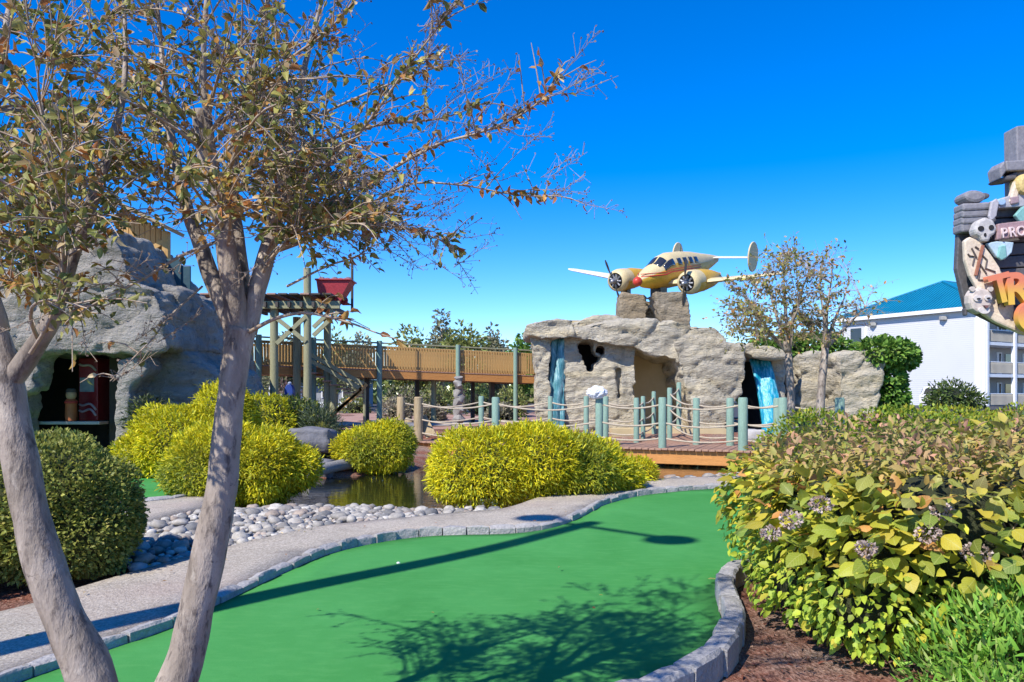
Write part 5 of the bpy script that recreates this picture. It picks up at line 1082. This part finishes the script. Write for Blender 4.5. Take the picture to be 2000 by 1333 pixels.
class Crown:
    def __init__(s): s.tw = B(); s.P = []; s.D = []; s.C = []; s.L = []; s.pP = []; s.pD = []
    def twig(s, path, r0, r1): s.tw.tube(path, list(np.linspace(r0, r1, len(path))), 4 if r0 < .006 else 6, False)
    def leaves_on(s, path, n, cw, L=.036, side=.7):
        for _ in range(n):
            t = random.random() ** .8 * (len(path) - 1.001); i = int(t); p = path[i].lerp(path[i + 1], t - i); d = (path[i + 1] - path[i]).normalized()
            dd = (d * random.uniform(.1, .7) + Vector((random.gauss(0, side), random.gauss(0, side), random.gauss(-.15, side)))).normalized(); s.P.append(p); s.D.append(dd); s.C.append(cw); s.L.append(L * random.uniform(.7, 1.35))
    def sprigs(s, path, n, cw, ln=(.1, .28), nl=7, L=.032, pan=0):
        for k in range(n):
            t = random.uniform(.25, 1) * (len(path) - 1.001); i = int(t); p = path[i].lerp(path[i + 1], t - i); d = (path[i + 1] - path[i]).normalized()
            dd = (d * .8 + Vector((random.gauss(0, .6), random.gauss(0, .6), random.gauss(.15, .5)))).normalized(); l = random.uniform(*ln); e = p + dd * l + Vector((0, 0, random.uniform(-.03, .04)))
            q = bez(p, p + dd * l * .5 + Vector((0, 0, .03)), e, 4); s.twig(q, .0028, .0012); s.leaves_on(q, random.randint(int(nl * .6), int(nl * 1.4)), cw, L)
            if random.random() < pan: s.panicle(e, dd)
    def panicle(s, p, d, k=16):
        d = d.normalized(); s.tw.tube([p, p + d * .18], [.0016, .0009], 3, False)
        for _ in range(k):
            a = p + d * random.uniform(0, .17); e = a + (d * .5 + Vector((random.gauss(0, .6), random.gauss(0, .6), random.gauss(.1, .6)))) * random.uniform(.015, .055)
            s.tw.tube([a, e], [.0011, .0008], 3, False); s.pP.append(e); s.pD.append(Vector((random.gauss(0, 1), random.gauss(0, 1), random.gauss(0, 1))))
    def finish(s, root, nobj=300):
        o = s.tw.build('twigs', M_TWIG, root, True); o['kind'] = 'stuff'
        n = len(s.P); P = np.array(s.P); D = np.array(s.D); L = np.array(s.L); cw = np.array(s.C); pal = np.array(LEAFC)
        idx = np.array([RNG.choice(6, p=np.array(w) / sum(w)) for w in cw]); C = pal[idx] * (1 + RNG.normal(0, .2, (n, 1))).clip(.5, 1.6)
        N = RNG.normal(size=(n, 3)) + np.array([0, 0, .9])
        inv = (np.abs(P[:, 0]) < P[:, 1] * .667) & (P[:, 2] < EYE + P[:, 1] * .52); sc = L / P[:, 1] * inv
        big = np.argsort(-sc)[:nobj] if nobj else np.array([], int); rest = np.setdiff1d(np.arange(n), big)
        scatter('small_leaves', T_LEAF, P[rest], D[rest], N[rest], L[rest], L[rest] * .52, C[rest], root)
        if nobj:
            ms = []
            for k in range(3):
                tv, tf = T_LEAF; b = B(); b.add([(x, y * .52, z * (1 + k * .8)) for x, y, z in tv], tf); o = b.build('leaf', LEAFO, None, True); ms.append(o.data); bpy.data.objects.remove(o)
            off = wloc(root)
            for i in big:
                d = Vector(D[i]).normalized(); s_ = d.cross(Vector(N[i])).normalized(); nn = s_.cross(d); l = L[i]
                M = Matrix((d * l, s_ * l, nn * l)).transposed().to_4x4(); M.translation = Vector(P[i]) - off; o = bpy.data.objects.new('leaf', random.choice(ms)); link(o, root); o.matrix_local = M; o.color = (*C[i], 1)
        if s.pP:
            k = len(s.pP); scatter('seed_heads', T_DIA, np.array(s.pP), np.array(s.pD), RNG.normal(size=(k, 3)), .010, .009, palette(k, [(.20, .14, .10), (.30, .22, .17)], [1, 1]), root)
GREENW = [5, 4, 2, .6, .3, .6]; MIXW = [3, 2, 2, 2, 1.2, 1.2]; RUSTW = [.6, .4, .8, 3.5, 3, 1.6]; YELW = [2, 1, 5, 2, .4, 1]
def pick_w(): return random.choices([GREENW, MIXW, RUSTW, YELW], [3.6, 3.4, 1.5, 1.5])[0]

def grow_to(cr, limbs, target, cw, dens=1.0, pan=0):
    """a twig from the nearest limb point below the target, curving up to it, with leafy sprigs"""
    best = None; bd = 1e9
    for V, rr in limbs:
        for p, r in zip(V[2:], rr[2:]):
            d = (target - p).length + (1.2 if p.z > target.z - .05 else 0)
            if d < bd: bd = d; best = (p, r)
    p, r = best; l = (target - p).length; c = p.lerp(target, .45) + Vector((random.gauss(0, .08) * l, random.gauss(0, .08) * l, .18 * l)); q = bez(p, c, target, 8)
    cr.twig(q, min(r * .45, .004 + .006 * l), .002); cr.leaves_on(q[3:], int(6 * dens * max(.6, l)), cw); cr.sprigs(q[2:], int((5 + 5 * l) * dens), cw, pan=pan)

def near_right_tree():
    root = empty('crape_myrtle', (-1.42, 2.75, 0), 'near crape myrtle with forked pale trunk standing right of the leaning one', 'tree', 'near crape myrtles')
    d = 2.9; A = lambda pts, dd=None: [at(x, y, d + (dd[i] if dd else 0)) for i, (x, y) in enumerate(pts)]
    limbs = []
    tb = at(350, 1333, d - .08); base = Vector((-1.42, 2.75, -.1))
    tr = [base, Vector((-1.33, 2.78, .28))] + A([(352, 1320), (384, 1180), (412, 1060), (432, 960), (440, 870), (452, 760), (462, 690), (470, 640)])
    limbs.append(limb_obj('trunk', tr, [.098, .08, .072, .065, .059, .058, .052, .050, .053, .058], root, 18, 6))
    for pts, rads, dd in (
        ([(464, 660), (440, 600), (412, 540), (392, 480), (366, 410), (348, 335), (330, 240), (318, 120), (300, -60)], [.040, .036, .032, .029, .024, .020, .016, .011, .006], [0, 0, .02, .06, .12, .2, .25, .3, .4]),
        ([(462, 660), (456, 570), (440, 470), (425, 380), (402, 300), (388, 215)], [.046, .040, .036, .034, .032, .028], [0, -.03, -.05, -.06, -.08, -.1]),
        ([(424, 370), (410, 260), (398, 150), (402, 20), (420, -160)], [.02, .015, .011, .008, .005], [-.05, -.1, -.15, -.2, -.2]),
        ([(474, 650), (472, 560), (462, 460), (452, 380), (460, 280), (490, 160), (520, 20), (540, -150)], [.042, .036, .030, .026, .02, .014, .01, .006], [.03, .08, .12, .16, .2, .22, .25, .3]),
        ([(480, 650), (504, 560), (528, 470), (545, 405), (556, 330), (575, 230), (600, 110), (640, -40)], [.042, .034, .030, .026, .018, .013, .010, .006], [.02, .03, .06, .1, .15, .2, .25, .3])):
        limbs.append(limb_obj('limb', A(pts, dd), rads, root, 12))
    cr = Crown()
    for pts, dd, r, ln, pan, cw in (
        ([(500, 470), (590, 370), (700, 262), (790, 140), (885, 15)], [0, -.1, -.2, -.3, -.4], .009, 44, .35, MIXW), ([(540, 420), (640, 400), (740, 345), (850, 285), (950, 255), (1040, 210), (1090, 150)], [.1, .05, 0, -.05, -.1, -.15, -.2], .009, 60, .5, RUSTW),
        ([(560, 400), (640, 402), (720, 398), (800, 360), (900, 362), (1000, 380), (1075, 385)], [.1, .2, .25, .3, .3, .3, .3], .008, 46, .5, RUSTW), ([(520, 330), (640, 275), (740, 245), (860, 232), (950, 200)], [.1, .1, .1, .1, .1], .007, 34, .4, MIXW),
        ([(470, 200), (560, 120), (640, 60), (720, -30)], [0, -.1, -.2, -.3], .007, 30, .3, MIXW), ([(488, 648), (540, 622), (600, 612), (680, 630), (740, 652), (800, 670)], [-.03, -.1, -.15, -.2, -.2, -.2], .008, 10, .1, RUSTW),
        ([(545, 490), (650, 455), (760, 440), (850, 465), (900, 490)], [.1, .1, .1, .15, .2], .007, 40, .5, MIXW), ([(430, 470), (350, 502), (280, 545), (200, 585), (140, 620)], [0, -.2, -.3, -.4, -.45], .007, 22, .2, MIXW), ([(470, 330), (580, 250), (700, 190), (800, 150), (860, 130)], [.1, .1, .1, .1, .1], .007, 34, .6, MIXW),
        ([(560, 560), (640, 520), (700, 500), (720, 470)], [0, 0, 0, 0], .005, 14, .1, MIXW), ([(395, 560), (330, 620), (300, 660), (260, 700), (215, 745)], [0, -.2, -.3, -.35, -.4], .005, 8, .4, MIXW)):
        q = spline(A(pts, dd), 5); cr.twig(q, r, .0018); cr.leaves_on(q[4:], ln, cw, .034, .55); cr.sprigs(q[5:], int(ln * .42), cw, (.06, .2), 4, .033, pan * .6); 
        for _ in range(int(8 * pan)): t = random.randint(len(q) // 2, len(q) - 1); cr.panicle(q[t] + Vector((random.gauss(0, .05), random.gauss(0, .05), random.gauss(.03, .05))), Vector((.6, 0, .4)), 22)
    for px, py, rx, ry, n, dn in ((470, 200, 120, 170, 25, .95), (620, 410, 110, 70, 26, 1.3), (330, 330, 80, 120, 17, 1.15), (310, 110, 130, 110, 15, .85), (590, 120, 110, 110, 13, .6), (560, 270, 80, 90, 17, 1.05), (725, 440, 50, 22, 7, 1.3), (690, 320, 70, 60, 8, .7), (430, -120, 300, 110, 26, 1.0), (620, -250, 260, 120, 14, 1.0), (250, -250, 260, 120, 14, 1.0), (430, 430, 50, 60, 7, 1), (210, 150, 90, 70, 6, .8)):
        for _ in range(n):
            a = random.uniform(0, 6.283); k = math.sqrt(random.random()); grow_to(cr, limbs, at(px + rx * k * math.cos(a), py + ry * k * math.sin(a), d + random.gauss(.1, .38)), pick_w(), dn, .05 if px < 560 else .25)
    cr.finish(root)
def near_left_tree():
    root = empty('crape_myrtle', (-1.62, 2.7, 0), 'near crape myrtle with thick trunk leaning left at the frame edge', 'tree', 'near crape myrtles')
    d = 2.75; A = lambda pts, dd=None: [at(x, y, d + (dd[i] if dd else 0)) for i, (x, y) in enumerate(pts)]
    limbs = [limb_obj('trunk', [Vector((-1.38, 2.66, -.1)), Vector((-1.42, 2.7, .25))] + A([(178, 1333), (128, 1215), (92, 1120), (62, 1010), (38, 900), (22, 800), (6, 715), (-20, 620)]), [.098, .085, .078, .071, .067, .062, .056, .054, .055, .042], root, 18, 6)]
    limbs.append(limb_obj('limb', A([(20, 745), (60, 690), (98, 630), (122, 560), (142, 500), (168, 430), (188, 365)], [0, -.02, -.04, -.05, -.05, -.05, -.05]), [.040, .035, .031, .028, .026, .023, .018], root, 12))
    limbs.append(limb_obj('limb', A([(-10, 650), (-40, 540), (-50, 420), (-30, 280), (0, 120), (40, -80)], [0, 0, 0, .05, .1, .1]), [.05, .042, .034, .026, .018, .01], root, 12))
    limbs.append(limb_obj('limb', A([(180, 390), (215, 290), (240, 190), (245, 90), (240, -60)], [-.05, 0, .05, .1, .1]), [.02, .015, .011, .008, .005], root, 10))
    limbs.append(limb_obj('limb', A([(126, 545), (122, 480), (110, 400), (90, 300), (80, 200)], [-.1, -.2, -.25, -.3, -.3]), [.018, .014, .012, .009, .006], root, 10))
    cr = Crown()
    for pts, dd, r, ln, pan, cw in (([(60, 690), (90, 640), (120, 560), (118, 470), (112, 440)], [-.1, -.2, -.25, -.25, -.2], .008, 20, .0, MIXW), ([(-20, 330), (60, 262), (120, 165), (180, 60), (240, 20)], [0, -.1, -.1, -.1, -.1], .007, 30, .2, MIXW), ([(-30, 430), (50, 310), (120, 250), (200, 200)], [0, -.1, -.1, 0], .006, 26, .1, GREENW)):
        q = spline(A(pts, dd), 5); cr.twig(q, r, .0018); cr.leaves_on(q[3:], ln, cw, .034, .55); cr.sprigs(q[4:], int(ln * .5), cw, (.06, .2), 4, .033, pan)
    for px, py, rx, ry, n, dn in ((120, 330, 120, 110, 36, 1.3), (55, 455, 70, 70, 18, 1.2), (60, 120, 120, 130, 11, .8), (190, 440, 60, 50, 8, 1.0), (40, 560, 40, 50, 6, 1.0), (150, 590, 50, 50, 5, .8), (-150, 200, 160, 250, 18, 1.0), (0, -120, 200, 110, 10, .9)):
        for _ in range(n):
            a = random.uniform(0, 6.283); k = math.sqrt(random.random()); grow_to(cr, limbs, at(px + rx * k * math.cos(a), py + ry * k * math.sin(a), d + random.gauss(.05, .36)), random.choices([GREENW, MIXW, RUSTW, YELW], [5, 3, 1, 1.3])[0], dn, .05)
    cr.finish(root)
near_right_tree(); near_left_tree()

def small_tree(label, base_px, d, fork, tips, n_targets, cl):
    bx = at(*base_px, d); root = empty('ornamental_tree', (bx.x, d, gz(bx.x, d)), label, 'tree', 'small trees by the rock wall')
    limbs = [limb_obj('trunk', [Vector((bx.x, d, gz(bx.x, d) - .05)), bx, at(*fork, d)], [.085, .075, .065], root, 12)]
    for t in tips: limbs.append(limb_obj('limb', [at(*fork, d), at((fork[0] + t[0]) / 2 + random.uniform(-8, 8), (fork[1] + t[1]) / 2, d + t[2] * .5), at(t[0], t[1], d + t[2])], [.05, .03, .01], root, 8))
    cr = Crown()
    for px, py, rx, ry, n, dn, cw in cl:
        for _ in range(n):
            a = random.uniform(0, 6.283); k = math.sqrt(random.random()); tg = at(px + rx * k * math.cos(a), py + ry * k * math.sin(a), d + random.gauss(0, .7)); 
            best = min(((v, r) for V, rr in limbs[1:] for v, r in zip(V, rr)), key=lambda q: (q[0] - tg).length + (1 if q[0].z > tg.z else 0)); p = best[0]; q = bez(p, p.lerp(tg, .5) + Vector((0, 0, .12)), tg, 6); cr.twig(q, .009, .004); cr.leaves_on(q[1:], int(3.5 * dn), cw, .065); cr.sprigs(q[1:], int(6 * dn) + 1, cw, (.15, .5), int(2.6 * dn) + 1, .07); cr.panicle(tg, tg - p, 10); [cr.panicle(q[-2], Vector((random.gauss(0, .6), random.gauss(0, .6), .5)), 8) for _ in range(3)]
    cr.finish(root, 0)
OLV = [4, 2, 4, 1.2, .5, 2]
small_tree('fuller small tree with olive leaves before the blue waterfall', (1545, 790), 14.5, (1540, 690), [(1470, 600, -.3), (1530, 520, .2), (1580, 530, .3), (1500, 560, .5), (1560, 600, -.5)], 0, [(1490, 600, 90, 60, 46, 1.3, OLV), (1530, 530, 60, 60, 34, 1.0, OLV), (1450, 640, 60, 30, 20, 1.4, OLV), (1570, 640, 40, 40, 14, 1.2, OLV), (1590, 540, 30, 60, 10, .8, OLV)])
small_tree('sparse small tree with thin leaning trunk before the low rock wall', (1602, 800), 14.2, (1612, 680), [(1600, 560, .2), (1650, 580, 0), (1690, 600, .3), (1625, 540, -.3)], 0, [(1620, 560, 60, 90, 34, .8, MIXW), (1680, 590, 45, 60, 14, .6, MIXW), (1600, 640, 50, 30, 16, 1.0, OLV)])

# ------------------------------------------------------------------ background beyond the walkway
def bg_tree(px, py_top, w_px, d, label, cols, n=2600, leaf=(.2, .38), group='trees beyond the walkway'):
    c = at(px, py_top, d); rz = max(.8, (c.z - .8) * .42); rx = w_px / F * d / 2; root = empty('background_tree', (c.x, d, gz(c.x, d)), label, 'tree', group)
    b = B(); b.tube([(c.x, d, gz(c.x, d) - .1), (c.x + .1, d, c.z * .4), (c.x, d, c.z - rz * .5)], [.18, .14, .06], 8)
    for k in range(5): a = random.uniform(0, 6.28); b.tube([(c.x + .05, d, c.z * .4), (c.x + math.cos(a) * rx * .5, d + math.sin(a) * rx * .5, c.z - rz * .8)], [.09, .03], 6)
    b.build('trunk', M_TWIG, root, True)
    ells = [(c.x + random.uniform(-.5, .5) * rx, d + random.uniform(-.4, .4) * rx, c.z - rz * random.uniform(.9, 1.5), rx * random.uniform(.45, .7), rx * random.uniform(.45, .7), rz * random.uniform(.5, .75)) for _ in range(5)] + [(c.x, d, c.z - rz, rx * .6, rx * .6, rz)]
    P, N, dp = shell(ells, n, .7, None, .25, .8); scatter('crown', T_DIA, P, N + RNG.normal(0, .6, P.shape), N * .4 + RNG.normal(0, .5, P.shape) + np.array([0, 0, .5]), RNG.uniform(*leaf, len(P)), RNG.uniform(*leaf, len(P)) * .6, palette(len(P), cols, [1] * len(cols), .25), root, None, False)
OL = [(.20, .24, .06), (.27, .30, .08), (.13, .17, .05), (.32, .31, .10)]; GY = [(.27, .26, .15), (.34, .32, .2), (.18, .19, .10)]; DG = [(.07, .12, .04), (.10, .16, .05), (.05, .09, .03)]
for a in ((655, 640, 80, 52, 'dull green tree behind the timber platform', OL), (705, 646, 70, 50, 'greyish tree just right of the timber platform', GY), (800, 634, 120, 46, 'olive tree above the middle of the walkway rail', OL), (862, 602, 60, 55, 'tall airy grey tree rising highest above the walkway', GY), (905, 622, 110, 47, 'broad olive tree above the walkway left of the cave', OL), (960, 632, 80, 50, 'pale thin tree above the walkway near the cave', GY), (1022, 645, 60, 44, 'bright green tree touching the cave roof on its left', VINE), (560, 650, 90, 52, 'grey green tree seen between the platform posts', GY), (30, 560, 160, 40, 'dark tree behind the grey mountain', DG)):
    bg_tree(*a[:5], a[5])
def bg_shrubs():
    specs = [(790, 752, 90, 40, GY, 'grey twiggy shrub under the walkway by the green posts'), (850, 745, 70, 42, OL, 'olive shrub under the middle of the walkway'), (930, 742, 90, 40, DG, 'dark shrub under the walkway left of the cave'), (1000, 750, 60, 38, OL, 'green shrub under the right end of the walkway'), (770, 780, 60, 34, [(.34, .30, .20), (.42, .37, .26)], 'straw coloured grass clump beyond the pool'), (690, 772, 60, 45, OL, 'round green shrub before the green roofed house'), (560, 742, 60, 40, [(.24, .16, .13), (.18, .12, .10)], 'reddish bare shrub between the platform posts'), (840, 790, 60, 33, [(.34, .30, .22), (.26, .24, .17)], 'dry grass clump by the bridge posts'), (980, 790, 60, 33, [(.22, .22, .14), (.30, .27, .2)], 'dry shrub behind the rope rails')]
    for px, py, w, d, cols, lab in specs:
        c = at(px, py, d); rx = w / F * d / 2; z0 = gz(c.x, d); h = c.z - z0; mound('garden_shrub', [(c.x, d, z0 + h * .35, rx, rx * .8, h * .62), (c.x + rx * .4, d + .2, z0 + h * .3, rx * .6, rx * .5, h * .5)], 900, lab, 'shrub', 'shrubs beyond the walkway', cols, [1] * len(cols), (.12, .25), (.05, .10), T_DIA, (.04, .045, .02), 0, .2, depth=.5, base=(c.x, d, z0))
bg_shrubs()
def house():
    C = Vector((-15.2, 60, .45)); root = empty('green_roofed_house', C, 'grey house with pale green roof seen under the walkway', 'building')
    w = mat('grey_siding', (.30, .31, .33), (.24, .25, .27), 1, .8); rf = mat('green_roof', (.26, .42, .36), (.20, .34, .29), 1, .6); b = B(); b.box(C + Vector((0, 3, 1.2)), (6.5, 6, 2.4)); b.build('wall', w, root)
    b = B(); x0, x1, y0, y1, z0, z1 = C.x - 3.9, C.x + 3.9, 59.2, 66.8, 2.75, 4.1; b.add([(x0, y0, z0), (x1, y0, z0), (x1, y1, z0), (x0, y1, z0), (x0 + 2.6, 63, z1), (x1 - 2.6, 63, z1)], [(0, 1, 5, 4), (1, 2, 5), (2, 3, 4, 5), (3, 0, 4), (3, 2, 1, 0)]); b.build('roof', rf, root)
    for k in range(4):
        f = B(); f.box((C.x - 2.4 + k * 1.6, 59.97, 1.75), (.95, .08, .9)); fo = f.build('window', M_TRIM, root); g = B(); g.box((C.x - 2.4 + k * 1.6, 59.92, 1.75), (.78, .04, .74)); g.build('pane', M_GLASS, fo, local=True)
    for k in range(5): b = B(); b.box((C.x - 3.5 + k * 1.75, 59.3, 1.6), (.14, .14, 2.3)); b.build('porch_post', M_TRIM, root)
    b = B(); b.box((C.x, 59.35, .75), (7.0, .08, .5)); b.build('porch_rail', M_TRIM, root)
house()
def misc():
    # grey stone figure-like stack, blue box, boulders, log, cars, golf ball, leaf
    r = empty('rock_spire', at(893, 812, 26), 'pale grey rough rock spire rising beside a walkway post', 'rock')
    z = gz(at(893, 0, 26).x, 26)
    cx = at(895, 0, 26).x; b = B(); b.tube([(cx + .05 * math.sin(k * 1.9), 26 + .04 * math.cos(k * 2.3), z - .05 + k * .1) for k in range(19)], [.165 - .003 * k + .02 * math.sin(k * 2.1) for k in range(19)], 12)
    for i, v in enumerate(b.v): q = Vector(v); b.v[i] = tuple(q + Vector((noise.noise(q * 5), noise.noise(q * 5 + Vector((5, 0, 0))), 0)) * .12)
    b.build('rock', mat('grey_spire', (.30, .285, .27), (.20, .19, .18), 5, .9, bs=16, bstr=.5), r, 40)
    mb = mat('blue_paint', (.03, .07, .32), (.02, .05, .22), 4, .4); c = at(566, 772, 25)
    m = empty('drop_box', (c.x, 25, gz(c.x, 25)), 'small blue box with rounded top on a post behind the shrubs', 'box'); z0 = gz(c.x, 25)
    b = B(); b.tube([(c.x, 25, z0 - .1), (c.x, 25, c.z)], .05, 8); b.build('post', M_METAL, m)
    b = B(); b.prism([(c.x + .14 * math.cos(a), 24.86, c.z + .10 + .26 * max(-.75, math.sin(a))) for a in np.linspace(0, 2 * math.pi, 18, endpoint=False)], (0, .28, 0)); b.build('body', mb, m, bevel=.02)
    b = B(); b.ell((c.x, 25, c.z + .385), (.07, .07, .05), 10); b.build('knob', mat('pale_blue_paint', (.3, .36, .5)), m, True)
    def boulder(loc, size, label, seed, m_=M_BOULDER, group='boulders round the pond', rz=0):
        bm = bmesh.new(); bmesh.ops.create_cube(bm, size=2); bmesh.ops.subdivide_edges(bm, edges=bm.edges, cuts=7, use_grid_fill=True)
        for v in bm.verts:
            n_ = v.co.normalized() * 1.25; v.co = v.co.lerp(n_, .35); k = 1 + .18 * noise.noise(v.co * 1.2 + Vector((seed, 0, 0))) + .07 * noise.noise(v.co * 4 + Vector((0, seed, 0))); v.co = Vector((v.co.x * size[0] / 2 * k, v.co.y * size[1] / 2 * k, v.co.z * size[2] / 2 * k))
        me = bpy.data.meshes.new('boulder'); bm.to_mesh(me); bm.free(); me.materials.append(m_); me.polygons.foreach_set('use_smooth', [True] * len(me.polygons)); o = bpy.data.objects.new('boulder', me); link(o); o.location = loc; o.rotation_euler = (0, 0, rz); return tag(o, label, 'boulder', group)
    boulder(at(602, 862, 17.2) + Vector((0, .3, 0)), (.95, .8, .55), 'flat grey boulder between the golden mound and the juniper', 1); boulder((-4.9, 16.3, -.1), (.9, .7, .5), 'dark boulder at the pond edge behind the golden mound', 4); boulder((-4.1, 16.3, .0), (.6, .6, .4), 'small dark boulder at the pond edge near the log', 7)
    boulder(at(1485, 845, 18.9) + Vector((0, .5, -.1)), (.5, .4, .3), 'pale stone right of the thick bridge post', 9, M_STONE); boulder((5.0, 22.0, .1), (.9, .5, .25), 'pale flat stone under the rock buttress', 12, M_STONE); boulder((-3.9, 26, .5), (1.2, .8, .5), 'reddish boulder on the gravel yard beyond the walkway', 15, M_TAN); boulder((-3.2, 24.5, .45), (1.0, .8, .45), 'grey boulder on the gravel under the walkway', 17)
    b = B(); q = spline([at(596, 925, 15.4), at(630, 917, 15.8), at(665, 909, 16.4), at(700, 903, 16.9)], 5); b.tube(q, .12, 12); o = b.build('log', mat('grey_log', (.32, .31, .29), (.20, .19, .18), 6, .9, (4, 4, 4), 16, .5), None, 50); tag(o, 'weathered grey log lying along the pond edge', 'log')
    b = B(); b.ell(at(778, 1102, 7.22) + Vector((0, 0, .0)), (.021, .021, .021), 12); o = b.build('golf_ball', M_TRIM, None, True); o.location.z = 0.0; tag(o, 'small white golf ball on the green beside the long shadow', 'golf ball')
    tv, tf = T_LEAF; b = B(); c = at(1382, 1140, 6.5); b.add([(c.x + x * .09, c.y + y * .05, .035 + z * .05) for x, y, z in tv], tf); o = b.build('fallen_leaf', LEAFO, None, True); o.color = (.5, .5, .12, 1); tag(o, 'pale yellow fallen leaf on the green by the right kerb', 'leaf')
    for k, (px, py, d, rr) in enumerate(((150, 1173, 5.95, .06), (272, 1118, 6.9, .09))):
        o = bpy.data.objects.new('loose_stone', bpy.data.meshes['stone']); link(o); p = at(px, py, d); o.location = (p.x, p.y, .03); o.scale = (rr, rr * .9, rr); o.color = (.45, .44, .44, 1); tag(o, ('small grey stone on the mulch beside the leaning trunk', 'pale stone on the mulch at the foot of the rounded boxwood')[k], 'stone')
    # far treeline, one mass
    n = 15000; x = RNG.uniform(-140, 60, n); y = RNG.uniform(84, 96, n); hh = 3.4 + 1.8 * np.array([noise.noise(Vector((a * .09, 0, 7))) for a in x.tolist()]); z = RNG.random(n) ** .8 * hh + .3
    P = np.stack([x, y, z], 1); o = scatter('far_woods', T_DIA, P, RNG.normal(size=(n, 3)), RNG.normal(size=(n, 3)) + np.array([0, -.6, .6]), RNG.uniform(.6, 1.2, n), RNG.uniform(.5, .9, n), palette(n, OL + DG, [1] * 7, .25))
    # loose mulch chips near the camera
    n = 5200; x = np.concatenate([RNG.uniform(1.0, 3.2, n // 2), RNG.uniform(-6, -2.6, n // 2)]); y = RNG.uniform(3.2, 7.4, n); P = np.stack([x, y, np.zeros(n)], 1)
    sd = poly_sd(x, y, [(v.x, v.y) for v in outline]); k = (sd > .2) & ((x > 0) | (poly_sd(x, y, [(-5.2, 3.4), (-4.4, 4.6), (-3.6, 5.45), (-3.42, 6.1), (-3.2, 6.86), (-2.4, 6.5), (-2.3, 5), (-2.9, 3.4)]) > .05)); P = P[k]; P[:, 2] = ground_z(P[:, 0], P[:, 1]) + RNG.uniform(.0, .035, len(P)); m = len(P)
    a = RNG.uniform(0, 6.28, m); D = np.stack([np.cos(a), np.sin(a), RNG.normal(0, .25, m)], 1)
    scatter('mulch_chips', T_BLADE, P, D, RNG.normal(0, .4, (m, 3)) + np.array([0, 0, 1]), RNG.uniform(.02, .06, m), RNG.uniform(.006, .016, m), palette(m, [(.24, .09, .06), (.16, .08, .05), (.34, .22, .15), (.09, .05, .035)], [3, 3, 2, 2], .2))
    n = 130; x = RNG.uniform(-4.2, 1.2, n); y = RNG.uniform(4.2, 10.5, n); sd = poly_sd(x, y, [(v.x, v.y) for v in outline]); k = (sd > .16) | (RNG.random(n) < .12); x = x[k]; y = y[k]; sd = sd[k]; m = len(x)
    z = np.where(sd < 0, .035, .095); a = RNG.uniform(0, 6.28, m); scatter('leaf_litter', T_LEAF, np.stack([x, y, z], 1), np.stack([np.cos(a), np.sin(a), RNG.normal(0, .1, m)], 1), RNG.normal(0, .25, (m, 3)) + np.array([0, 0, 1]), RNG.uniform(.025, .045, m), RNG.uniform(.014, .024, m), palette(m, LEAFC, [1, .5, 1, 2, 2, 1.5]))
misc()
